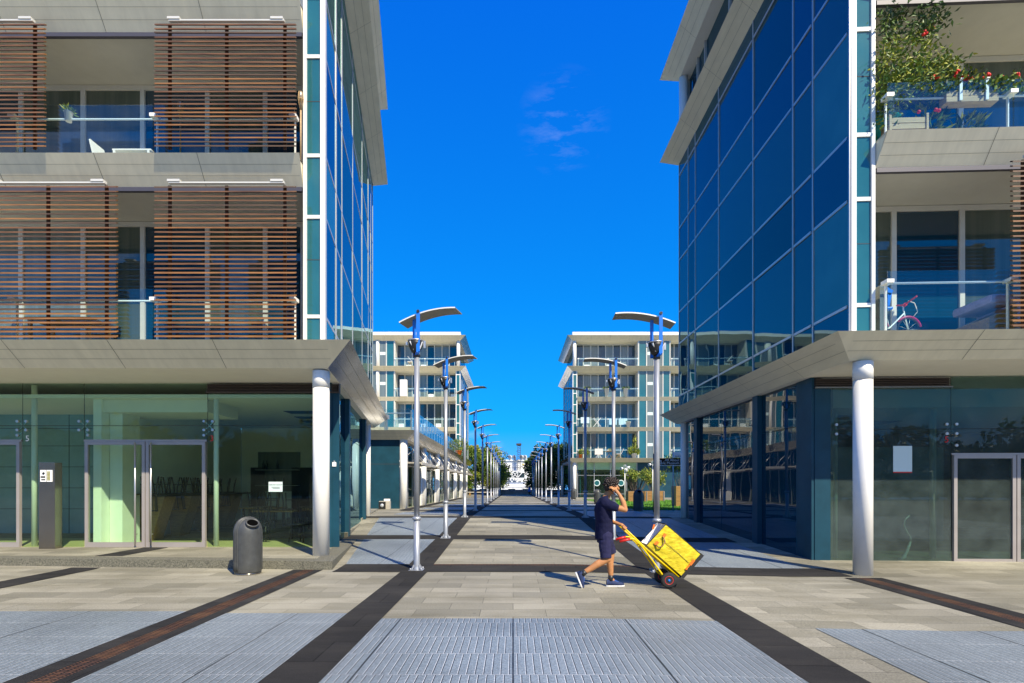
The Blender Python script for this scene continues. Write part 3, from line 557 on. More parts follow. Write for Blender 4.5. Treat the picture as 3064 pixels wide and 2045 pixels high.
def twin(nm, label, B, z, Lf, Ls, side_t, pane_mats, left):
    C, uf, nf, us, ns = B
    root = thing(nm, label, 'glass building', (C[0], C[1], 0))
    FF = frame(C, uf, nf); FS = frame(C, us, ns)
    # ---- opaque core of the upper floors and the roof
    def pf(u, v): return FF @ Vector((u, v, 0))
    k = MB().use('offwhite')
    ba = FS @ Vector((Ls - .03, -0.06, 0)); corner = offs(C, uf, nf, us, ns, -1.5, -0.06)
    pts = [tuple(pf(Lf, -1.5)[:2]), tuple(corner), tuple(ba[:2]), (ba[0] + uf[0] * (Lf - 2), ba[1] + uf[1] * (Lf - 2))]
    k.prism(pts, z['bot1'] + 0.02, z['lip4'] + 0.05)
    c4 = offs(C, uf, nf, us, ns, -1.2, -0.5); k.prism([tuple(pf(Lf, -1.2)[:2]), tuple(c4), tuple((FS @ Vector((Ls - .4, -0.5, 0)))[:2]), pts[3]], z['lip4'] + .05, z['bot5'])
    k.build('inner_wall', root)
    # ---- strip beside the balconies: end wall with a glazed face
    s = MB(FF).use('offwhite'); sk = -us[0] * 1.5 if left else 0.0; s.prism([(0.06, -.05), (.43, -.05), (.43 + sk, -1.5), (.06 + sk, -1.5)], z['lip1'], z['bot4']); s.build('end_wall', root)
    f = MB(FF).use('white'); f.box(-0.005, 0.085, -0.06, 0.03, z['lip1'] + .002, z['bot4']); f.box(0.365, 0.43, -0.045, 0.025, z['lip1'] + .002, z['bot4'])
    for zz in z['bars']: f.box(0.086, 0.364, -0.04, 0.012, zz - 0.035, zz + 0.035)
    f.build('corner_frame', root)
    f = MB(FF).use('joint')
    for zz in (z['bars'][0] + 1.15, z['bars'][2] + 1.1): f.box(0.086, 0.364, -0.04, -.008, zz - 0.006, zz + 0.006)
    f.build('pane_joint', root)
    zs = [z['lip1']] + z['bars'] + [z['bot4']]
    for a, b_ in zip(zs, zs[1:]):
        p = MB(FF).use('teal_pane'); p.box(0.086, 0.364, -0.045, -0.012, a + 0.036, b_ - 0.036); p.build('corner_pane', root)
    # ---- curtain wall of the street side
    fr = MB(FS).use('mullion'); top = z['bot4']
    for i, t in enumerate(side_t):
        for dt in ((-.032, .032) if left else (-.022,)):
            fr.box(t + dt - 0.018, t + dt + 0.018, -0.03, 0.024 if left else 0.034, z['bot1'] + 0.3, top)
    for zz in z['bars']:
        for t0, t1 in zip(side_t, side_t[1:]): fr.box(t0 + .055, t1 - .055, -0.02, 0.02 if left else 0.03, zz - 0.026, zz + 0.026)
    fr.build('curtain_wall_frame', root)
    zs = [z['bot1'] + 0.3] + z['bars'] + [top]
    random.seed(7 if left else 8)
    for i, (t0, t1) in enumerate(zip(side_t, side_t[1:])):
        for j, (a, b_) in enumerate(zip(zs, zs[1:])):
            mn = pane_mats(i, j); mn = random.choice(('blue_pane', 'blue_pane', 'blue_pane_b', 'blue_pane_c')) if mn == 'blue_pane' else mn
            p = MB(FS).use(mn); e = random.gauss(0, 0.004); h = random.gauss(0, 0.004)
            v = [(t0, e, a), (t1, -e, a), (t1, -e + h, b_), (t0, e + h, b_)]
            v = [Vector((q[0], 0.012 + q[1], q[2])) for q in v]
            p.extrude(v, (0, -0.03, 0)); p.build('curtain_wall_pane', root)
    # ---- top floor behind the upper fascia
    tf = MB(FS).use('mullion')
    for t in side_t: tf.box(t - .03, t + .03, -0.46, -0.30, z['lip4'], z['bot5'])
    tf.build('top_floor_frame', root)
    for t0, t1 in zip(side_t, side_t[1:]):
        p = MB(FS).use('blue_pane'); p.box(t0 + .03, t1 - .03, -0.42, -0.38, z['lip4'], z['bot5']); p.build('top_floor_pane', root)
    for t in (Ls - 0.15, 0.2):
        c = MB().use('white'); q = FS @ Vector((t, -0.12, 0)); c.lathe([(0.16, z['lip4']), (0.16, z['bot5'])], (q[0], q[1], 0)); c.build('column', root)
    # ---- fascias
    so = 1.6
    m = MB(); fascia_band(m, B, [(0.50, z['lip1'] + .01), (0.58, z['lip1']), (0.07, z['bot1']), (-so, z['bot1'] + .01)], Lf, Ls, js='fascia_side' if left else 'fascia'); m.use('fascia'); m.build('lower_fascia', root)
    m = MB()
    m.use('fascia'); P0 = [tuple(pf(Lf, .52)[:2]), tuple(offs(C, uf, nf, us, ns, .52, .52)), tuple((FS @ Vector((Ls + .5, .5, 0)))[:2]), tuple((FS @ Vector((Ls + .5, -1, 0)))[:2]), tuple(offs(C, uf, nf, us, ns, -1.4, -.9)), tuple(pf(Lf, -1.4)[:2])]
    m.prism(P0, z['lip1'] - .02, z['lip1'] + .012); m.build('ledge', root)
    BS = (tuple(pf(0.44, 0)[:2]), uf, nf, us, ns)
    for a, b_, nmf in (('lip2', 'bot2', 'balcony_fascia'), ('lip3', 'bot3', 'balcony_fascia')):
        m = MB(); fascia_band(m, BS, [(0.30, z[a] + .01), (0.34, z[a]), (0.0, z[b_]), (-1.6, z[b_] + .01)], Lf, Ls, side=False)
        m.use('fascia'); m.M = FF; m.poly([(.445, .34, z[a]), (.445, 0, z[b_]), (.445, 0, z[a])]); m.box(.445, Lf, -1.55, .29, z[a] - .04, z[a] - .003)
        m.build(nmf, root)
        r = MB(FF).use('rail_dark'); r.box(.46, Lf, -.05, .02, z[b_] - .085, z[b_] - .004); r.build('shutter_rail', root)
    m = MB(); fascia_band(m, B, [(0.50, z['lip4'] + .02), (0.58, z['lip4']), (0.03, z['bot4']), (-so, z['bot4'] + .01)], Lf, Ls, jf='fascia', js='fascia'); m.build('upper_fascia', root)
    m = MB(); fascia_band(m, B, [(-1.0, z['lip5'] + .03), (0.58, z['lip5']), (0.02, z['bot5']), (-so, z['bot5'] + .01)], Lf, Ls, jf='fascia', js='fascia')
    m.use('fascia'); m.prism([(*offs(C, uf, nf, us, ns, .4, .4), ), tuple(pf(Lf, .4)[:2]), (pts[3][0], pts[3][1]), tuple(ba[:2])], z['bot5'] + .1, z['lip5'] + .02); m.build('roof', root)
    # ---- ground floor: street-side glazing between dark fins
    gs = -0.10; zb = -0.1; zt = z['bot1'] + .02
    T0, T1 = 1.5, 2.12
    d = MB(FS).use('dark_panel'); d.box(T0, T1, gs - .06, gs, zb, zt); d.build('side_panel', root)
    for t in (3.98, 8.55):
        d = MB(FS).use('dark_panel'); d.box(t - .15, t + .15, gs - .3, gs + .10, zb, zt); d.build('side_fin', root)
    for a, b_ in ((T1, 3.82), (4.14, 6.5), (6.5, 8.39), (8.71, 9.3), (9.3, 9.86)):
        p = MB(FS).use('blue_pane' if left else 'navy_pane'); p.box(a + .01, b_ - .01, gs - .04, gs - .01, zb, 2.9); p.box(a + .01, b_ - .01, gs - .04, gs - .01, 2.915, zt); p.build('side_window', root)
    bk = MB(FS).use('wall_dk'); bk.box(1.55, Ls, gs - .4, gs - .31, zb, zt); bk.build('side_lining', root)
    tr = MB(FS).use('soffit'); tr.box(1.5, Ls, gs - .02, 0.05, zt - .004, zt + .1); tr.build('side_soffit', root)
    fc = MB().use('white'); q = FS @ Vector((10.04, -.10, 0)); fc.lathe([(.135, zb), (.135, zt)], (q[0], q[1], 0)); fc.build('column', root)
    return root, FF, FS

zL = dict(bot1=3.93, lip1=4.37, bot2=7.60, lip2=8.09, bot3=10.72, lip3=11.2, bot4=13.86, lip4=14.28, bot5=16.95, lip5=17.45, bars=[4.99, 7.0, 8.24, 10.24, 11.45, 13.4])
zR = dict(bot1=3.90, lip1=4.31, bot2=7.50, lip2=7.99, bot3=10.62, lip3=11.1, bot4=13.76, lip4=14.2, bot5=16.95, lip5=17.42, bars=[4.95, 6.93, 8.13, 10.1, 11.3, 13.3])
ca, sa = math.cos(R(10)), math.sin(R(10)); cb, sb = math.cos(R(2.4)), math.sin(R(2.4))
BL = ((-3.80, 10.8), (-1.0, 0.0), (0.0, -1.0), (-sa, ca), (ca, sa))
BR = ((6.32, 10.0), (cb, -sb), (-sb, -cb), (0.0, 1.0), (-1.0, 0.0))
tL = [0.03, 1.39, 2.31, 4.47, 7.04, 9.24, 10.26, 11.2]
tR = [0.03, 1.25, 2.05, 4.05, 6.4, 8.5, 9.25, 10.3]
def pmL(i, j): return 'teal_pane' if (i == 0 and j % 2 == 0) else 'blue_pane'
def pmR(i, j): return 'teal_pane' if (i == 0 and j in (1, 3)) else 'blue_pane'
leftb, LF, LS = twin('glass_building', 'glass building with brown slatted shutters and a raised granite plinth, nearest on the left', BL, zL, 12.0, 11.3, tL, pmL, True)
rightb, RF, RS = twin('glass_building', 'glass building with a flowering balcony above the thick white column, nearest on the right', BR, zR, 10.0, 10.35, tR, pmR, False)
# big round columns at the street corners
for par, (cx, cy), zb, zt in ((leftb, (-3.91, 10.90), 0.155, 3.92), (rightb, (6.53, 9.98), -0.1, 3.9)):
    c = MB().use('white'); c.lathe([(.163, zb), (.163, zt - .36)], (cx, cy, 0), 40); c.lathe([(.168, zt - .355), (.168, zt - .02)], (cx, cy, 0), 40); c.build('column', par)
# ---- balconies: window walls, rails
def window_wall(par, F, us, z0, z1, seq, v=-1.46):
    """full-height sliding windows between the frame positions us"""
    f = MB(F).use('frame'); f.box(us[0], us[-1], v - .02, v + .05, z1 - .11, z1 - .003)
    for u in us: f.box(u - .05, u + .05, v - .02, v + .06, z0, z1 - .112)
    f.build('window_frame', par)
    for (a, b_), mname in zip(zip(us, us[1:]), seq):
        p = MB(F).use(mname); p.box(a + .051, b_ - .051, v - .015, v + .02, z0 + .02, z1 - .115); p.build('window', par)
def glass_rail(par, F, u0, u1, z0, posts, top=1.0, tube_h=0.80, v=.24, tv=.12):
    g_ = MB(F).use('rail_glass'); e = [u0] + [p for p in posts] + [u1]
    for a, b_ in zip(e, e[1:]): g_.box(a + .012, b_ - .012, v - .008, v + .008, z0 + .01, z0 + top)
    r = g_.build('balustrade', par)
    t = MB(F).use('white'); t.tube([(u0, tv, z0 + tube_h), (u1, tv, z0 + tube_h)], .019, 10)
    for p in [u0 + .05] + list(posts):
        t.box(p - .011, p + .011, tv - .02, tv + .02, z0, z0 + tube_h - .024); t.box(p - .065, p + .065, tv - .03, v + .03, z0 + tube_h - .032, z0 + tube_h + .034)
    t.build('handrail', r)
uL = [0.46, 1.0, 1.86, 3.18, 4.66, 6.02, 7.44, 8.9, 10.4, 11.9]
seqL2 = ['navy_pane', 'navy_pane', 'green_pane', 'navy_pane', 'green_pane', 'green_pane', 'navy_pane', 'green_pane', 'navy_pane']
window_wall(leftb, LF, uL, zL['lip2'] - .02, zL['bot3'], seqL2); window_wall(leftb, LF, uL, zL['lip1'] + .01, zL['bot2'], ['navy_pane', 'navy_pane', 'green_pane', 'navy_pane', 'green_pane', 'grey_pane', 'grey_pane', 'navy_pane', 'green_pane'])
glass_rail(leftb, LF, .5, 11.9, zL['lip2'], [3.3, 6.1, 8.9]); glass_rail(leftb, LF, .5, 11.9, zL['lip1'] + .012, [3.3, 6.1, 8.9], top=1.08, tube_h=.88)
uR = [0.46, .95, 1.70, 3.10, 4.5, 5.9, 7.4, 8.8]
window_wall(rightb, RF, uR, zR['lip1'] + .01, zR['bot2'], ['navy_pane', 'green_pane', 'navy_pane', 'green_pane', 'navy_pane', 'green_pane', 'navy_pane'])
window_wall(rightb, RF, [.46, 1.65, 3.07, 4.5, 5.9, 7.4, 8.8], zR['lip2'] - .02, zR['bot3'], ['green_pane', 'navy_pane', 'green_pane', 'navy_pane', 'green_pane', 'navy_pane'])
glass_rail(rightb, RF, .5, 9.9, zR['lip2'], [2.72, 5.0, 7.3], top=.92, tube_h=.7); glass_rail(rightb, RF, .5, 9.9, zR['lip1'] + .012, [2.72, 5.0, 7.3], top=1.16, tube_h=.98)
# ---- sliding shutters of teak slats
def shutter(par, F, u0, u1, z0, z1, n, front=True):
    v0 = .40
    s = MB(F).use('wood'); dz = (z1 - z0) / n; random.seed(int(u0 * 100 + n))
    for i in range(n):
        zc = z0 + dz * (i + .5) + random.gauss(0, .002); e0, e1 = u0 + random.uniform(-.006, .006), u1 + random.uniform(-.006, .006); t = random.gauss(0, .003); rv = .028
        s.use(random.choice(('wood', 'wood', 'wood_b', 'wood_c')))
        # slat tilted: outer edge lower
        q = [(e0, v0 + rv, zc - .029), (e0, v0 + rv, zc - .002), (e0, v0 - rv, zc + .028), (e0, v0 - rv, zc + .002)]
        q2 = [(e1, a, b_ + t) for _, a, b_ in q]
        s.add(q + q2, [(0, 1, 2, 3), (7, 6, 5, 4), (0, 4, 5, 1), (1, 5, 6, 2), (2, 6, 7, 3), (3, 7, 4, 0)])
    sh = s.build('sliding_shutter', par)
    b_ = MB(F).use('wood_dark'); L = u1 - u0
    for f in (.085, .50, .905): b_.box(u0 + L * f - .03, u0 + L * f + .03, v0 - .058, v0 - .031, z0, z1)
    b_.build('batten', sh)
    h = MB(F).use('frame'); h.box(u0 + .22, u1 - .28, v0 - .02, v0 + .035, z1 + .012, z1 + .04)
    for p in (u0 + .36, u1 - .38): h.box(p - .12, p + .12, v0 - .06, v0 + .05, z1 + .041, z1 + .085)
    h.build('hanger', sh)
shutter(leftb, LF, .42, 3.16, zL['lip2'] + .05, zL['bot3'] - .14, 30)
shutter(leftb, LF, 5.30, 8.05, zL['lip2'] + .05, zL['bot3'] - .14, 30)
shutter(leftb, LF, .42, 3.16, zL['lip1'] + .07, zL['bot2'] - .17, 34)
shutter(leftb, LF, 3.90, 6.65, zL['lip1'] + .07, zL['bot2'] - .17, 34)
shutter(rightb, RF, 2.55, 5.3, zR['lip1'] + .07, zR['bot2'] - .12, 34)
# ---- ground-floor shop fronts
def spider(mb, u, z, v, arms=((-1, 1), (1, 1), (-1, -1), (1, -1)), r=.10, extra=()):
    for a, b_ in arms:
        mb.bar((u, v - .04, z), (u + a * r, v - .02, z + b_ * r), .018); mb.tube([(u + a * r, v - .03, z + b_ * r), (u + a * r, v + .03, z + b_ * r)], .03, 12)
    for a, b_ in extra:
        mb.bar((u, v - .04, z + b_ + .1), (u + a, v - .02, z + b_), .016); mb.tube([(u + a, v - .03, z + b_), (u + a, v + .03, z + b_)], .03, 12)
def door(par, F, u0, u1, z0, z1, v, gm, handle_at=None, pull=True):
    f = MB(F).use('door_alu'); w_ = .07
    f.box(u0, u0 + w_, v - .04, v + .03, z0, z1); f.box(u1 - w_, u1, v - .04, v + .03, z0, z1)
    f.box(u0 + w_ + .001, u1 - w_ - .001, v - .04, v + .028, z1 - w_, z1); f.box(u0 + w_ + .001, u1 - w_ - .001, v - .04, v + .028, z0, z0 + .11)
    d_ = f.build('door', par)
    p = MB(F).use(gm); p.box(u0 + w_, u1 - w_, v - .012, v + .002, z0 + .11, z1 - w_); p.build('door_pane', d_)
    if handle_at is not None:
        h = MB(F).use('alu')
        h.tube([(handle_at, v + .09, z0 + .04), (handle_at, v + .09, z1 - .02)], .02, 10)
        for zz in (z0 + .3, z1 - .3): h.tube([(handle_at, v + .09, zz), (handle_at, v + .02, zz)], .012, 8)
        h.build('handle', d_)
def pane_on(par, F, u0, u1, z0, z1, v, gm, name='shop_window'):
    p = MB(F).use(gm); p.box(u0 + .006, u1 - .006, v - .012, v, z0 + .006, z1 - .006); return p.build(name, par)
v = -1.5
# left shop front
zt, zm, zd, zb = 3.92, 2.95, 2.58, .16
for a, b_ in ((.42, 3.23), (3.23, 6.07), (6.07, 7.49), (7.49, 10.4), (10.4, 11.9)):
    pane_on(leftb, LF, a, b_, zm, zt if a > 1 else 3.70, v, 'shop_glass')
pane_on(leftb, LF, .42, 3.23, zb, zm, v, 'shop_glass'); pane_on(leftb, LF, 3.23, 6.07, zd + .02, zm, v, 'shop_glass'); pane_on(leftb, LF, 6.07, 7.49, zb, zm, v, 'shop_glass'); pane_on(leftb, LF, 7.49, 10.4, zd + .02, zm, v, 'shop_glass')
door(leftb, LF, 3.27, 4.63, zb, zd, v, 'shop_glass', 4.47); door(leftb, LF, 4.65, 6.03, zb, zd, v, 'shop_glass', 4.83); door(leftb, LF, 7.53, 8.9, zb, zd, v, 'shop_glass')
m_ = MB(LF).use('door_alu'); 
for a, b_ in ((3.24, 6.06), (7.5, 10.3)): m_.box(a, b_, v - .03, v + .02, zd + .003, zd + .05)
m_.box(9.0, 10.4, v - .03, v + .02, zb, zb + .1); m_.build('door_lintel', leftb)
m_ = MB(LF).use('dark_panel'); m_.box(.20, .42, v - .03, v + .01, zb, 3.70); m_.build('corner_panel', leftb)
m_ = MB(LF).use('louvre')
for i in range(5): m_.box(.22, 3.22, v - .02, v + .05, 3.73 + i * .035, 3.745 + i * .035)
m_.box(.2, 3.24, v - .03, v - .025, 3.70, 3.91); m_.box(.18, 3.24, v - .03, v + .06, 3.695, 3.72); m_.box(.18, .2, v - .03, v + .06, 3.721, 3.91); m_.build('vent_louvre', leftb)
for u_, e_ in ((3.20, .1), (6.07, -.1), (7.49, .1)): m_ = MB(LF).use('alu'); spider(m_, u_, zm, v, extra=((e_, -.22),)); m_.build('spider_fitting', leftb)
m_ = MB(LF).use('joint')
for a in (3.23, 6.07, 7.49): m_.box(a - .006, a + .006, v - .016, v - .013, zd, zt)
m_.box(.42, 11, v - .016, v - .013, zm - .006, zm + .006); m_.build('glazing_joint', leftb)
for u in (3.12, 7.36):
    m_ = MB().use('white'); q = LF @ Vector((u, v - .17, 0)); m_.lathe([(.055, zb), (.055, 3.9)], (q[0], q[1], 0), 16); m_.build('glazing_post', leftb)
q = LF @ Vector((3.12, v + .012, 2.65)); text_mesh('3', .19, Matrix.Translation(q) @ FACE_CAM, 'red', 'house_number', leftb)
q = LF @ Vector((7.36, v + .012, 2.65)); text_mesh('5', .19, Matrix.Translation(q) @ FACE_CAM, 'sign_white', 'house_number', leftb)
m_ = MB(LF).use('paper'); m_.box(1.50, 1.82, v + .002, v + .006, 1.43, 1.66); nt_ = m_.build('notice_sheet', leftb)
q = LF @ Vector((1.66, v + .009, 1.59)); text_mesh('CERCASI CUOCO', .038, Matrix.Translation(q) @ FACE_CAM, 'ink', 'notice_text', nt_, .001)
m_ = MB(LF).use('ink')
for i in range(3): m_.box(1.56, 1.76 - .02 * i, v + .007, v + .0085, 1.535 - i * .018, 1.541 - i * .018)
m_.build('notice_lines', nt_)
m_ = MB(LF).use('sign_white'); m_.rbox(.26, .35, v + .011, v + .03, 2.01, 2.11, .004); m_.lathe([(.02, 0), (.02, .01)], (.305, v + .02, 2.125), 8); m_.build('alarm_plate', leftb)
# rooms behind the left glass
rm = MB(LF).use('wall_in'); yb = -8.2
rm.box(2.1, 5.85, yb - .1, yb, .1, 3.6); rm.box(5.86, 6.05, yb, v - .25, .1, 3.6); rm.box(5.55, 5.85, -2.6, -2.0, .1, 3.6); rm.build('shop_wall', leftb)
rm = MB(LF).use('soffit'); rm.prism([(.45, v - .06), (12, v - .06), (12, yb), (2.1, yb)], 3.6, 3.68); rm.box(3.4, 5.9, -3.2, v - .3, 3.3, 3.6); rm.build('shop_ceiling', leftb)
rm = MB(LF).use('floor_in'); rm.prism([(.55, v - .02), (12, v - .02), (12, yb), (2.2, yb)], .10, .162); rm.build('shop_floor', leftb)
rm = MB(LF).use('tile_in'); rm.box(6.06, 12, -4.6, -4.5, .16, 3.6); rm.build('lobby_wall', leftb)
rm = MB(LF).use('joint')
for u in (6.6, 7.0, 7.55, 8.2, 8.9): rm.box(u - .006, u + .006, -4.5, -4.494, .16, 3.6)
for zz in (.9, 1.5, 2.1, 2.7, 3.2): rm.box(6.06, 12, -4.5, -4.493, zz - .006, zz + .006)
rm.build('lobby_wall_joint', leftb)
rm = MB(LF).use('dark_in'); rm.box(6.4, 7.75, -4.49, -4.3, .16, 2.5); rm.build('lift_surround', leftb)
rm = MB(LF).use('wall_dk'); rm.box(6.65, 7.5, -4.298, -4.27, .16, 2.2); dr = rm.build('lift_door', leftb)
rm = MB(LF).use('sign_white'); rm.box(6.85, 7.3, -4.298, -4.28, 2.32, 2.42); rm.use('black'); rm.box(7.0, 7.15, -4.279, -4.275, 2.33, 2.41); rm.build('lift_indicator', leftb)
rm = MB(LF).use('dark_in')
for a, b_, zz in ((3.1, 4.05, 2.2), (5.0, 5.5, 2.2)): rm.box(a, b_, yb, yb + .05, .16, zz)
rm.build('inner_door', leftb)
rm = MB(LF).use('black')
for a, b_ in ((2.0, -4.0), (2.2, -5.2), (2.4, -6.2)): rm.box(a - .45, a + .45, b_ - .25, b_ + .25, 3.585, 3.598)
rm.build('ceiling_vent', leftb)
# right shop front
zt, zm, zd, zb = 3.89, 2.78, 2.22, -.09
m_ = MB(RF).use('dark_panel'); m_.box(.10, .43, v - .03, v + .01, zb, 3.68); m_.build('corner_panel', rightb)
for a, b_, t_ in ((.43, 2.94, 3.66), (2.94, 5.6, zt), (5.6, 8.2, zt), (8.2, 9.9, zt)): pane_on(rightb, RF, a, b_, zm, t_, v, 'shop_glass_dark')
pane_on(rightb, RF, .43, 2.94, zb, zm, v, 'shop_glass_dark'); pane_on(rightb, RF, 2.94, 5.6, zd + .02, zm, v, 'shop_glass_dark'); pane_on(rightb, RF, 5.6, 9.9, zb, zm, v, 'shop_glass_dark')
door(rightb, RF, 2.98, 4.25, zb, zd, v, 'shop_glass_dark'); door(rightb, RF, 4.27, 5.55, zb, zd, v, 'shop_glass_dark')
m_ = MB(RF).use('door_alu'); m_.box(2.94, 5.6, v - .03, v + .02, zd + .003, zd + .045); m_.box(.44, .5, v - .05, v - .02, zb, 3.66); m_.box(.5, 2.1, v - .05, v - .02, zb, zb + .07); m_.build('window_frame', rightb)
m_ = MB(RF).use('louvre')
for i in range(5): m_.box(.1, 2.9, v - .02, v + .05, 3.69 + i * .038, 3.705 + i * .038)
m_.box(.1, 2.92, v - .03, v - .025, 3.66, 3.88); m_.use('steel'); m_.box(.08, 2.94, v - .03, v + .06, 3.655, 3.685); m_.build('vent_louvre', rightb)
m_ = MB(RF).use('alu'); spider(m_, 2.94, zm, v, extra=((.1, -.35),)); m_.build('spider_fitting', rightb); m_ = MB(RF).use('alu'); spider(m_, .56, zm, v, arms=((-.1, 1), (-.1, -1))); m_.build('spider_fitting', rightb)
m_ = MB(RF).use('joint'); m_.box(2.934, 2.946, v - .016, v - .013, zd, zt); m_.box(.43, 9.9, v - .016, v - .013, zm - .005, zm + .005); m_.build('glazing_joint', rightb)
q = RF @ Vector((2.84, v + .012, 2.55)); text_mesh('5', .19, Matrix.Translation(q) @ FACE_CAM, 'red', 'house_number', rightb)
m_ = MB(RF).use('paper'); m_.box(1.74, 2.13, v + .002, v + .006, 1.87, 2.42); m_.use('red'); m_.box(1.74, 2.13, v + .002, v + .0065, 1.845, 1.869); m_.build('poster_sheet', rightb)
for u in (.68, 2.78): m_ = MB().use('offwhite'); q = RF @ Vector((u, v - .3, 0)); m_.lathe([(.06, zb), (.06, 3.8)], (q[0], q[1], 0), 14); m_.build('glazing_post', rightb)
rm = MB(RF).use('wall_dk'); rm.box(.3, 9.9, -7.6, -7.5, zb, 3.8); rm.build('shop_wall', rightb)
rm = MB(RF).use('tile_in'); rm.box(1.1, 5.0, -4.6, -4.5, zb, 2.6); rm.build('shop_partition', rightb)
rm = MB(RF).use('wall_dk'); rm.box(9.92, 10.0, -7.6, v - .02, zb, 3.8); rm.build('shop_end_wall', rightb)  # unseen end wall, added to keep the sun out of the open room
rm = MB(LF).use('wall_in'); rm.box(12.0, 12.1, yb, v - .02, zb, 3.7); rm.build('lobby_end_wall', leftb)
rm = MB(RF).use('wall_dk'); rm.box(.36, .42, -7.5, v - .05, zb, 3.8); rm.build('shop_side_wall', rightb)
rm = MB(RF).use('soffit'); rm.box(.3, 9.9, -7.6, v - .06, 3.25, 3.3); rm.box(.3, 9.9, v - .3, v - .06, 3.3, 3.9); rm.build('shop_ceiling', rightb)
rm = MB(RF).use('floor_in'); rm.box(.3, 9.9, -7.5, v - .02, zb - .1, zb + .002); rm.build('shop_floor', rightb)
rm = MB(RF).use('black'); rm.box(1.0, 2.0, -3.6, -2.8, 3.235, 3.248); rm.box(2.3, 3.6, -4.8, -4.0, 3.235, 3.248); rm.build('ceiling_vent', rightb)
m_ = MB(RF).use('white'); a = [(1.95, v - .12, zb + .06), (2.05, v - .12, zb + .12), (2.14, v - .14, zb + .30), (2.20, v - .14, zb + .45), (2.20, v - .14, zb + .55), (2.12, v - .13, zb + .66), (2.05, v - .12, zb + .80), (2.06, v - .12, zb + .92), (2.16, v - .12, zb + 1.02)]
o_ = MB(RF).use('white').tube([a[0], a[1], a[2], a[3]], [.035, .035, .032, .02], 10).tube(a[3:], .014, 8).build('flexible_hose', origin=RF @ Vector((2.05, v - .12, zb))); tag(o_, 'white flexible hose standing up from the floor inside the glazing right of the thick column', 'hose')
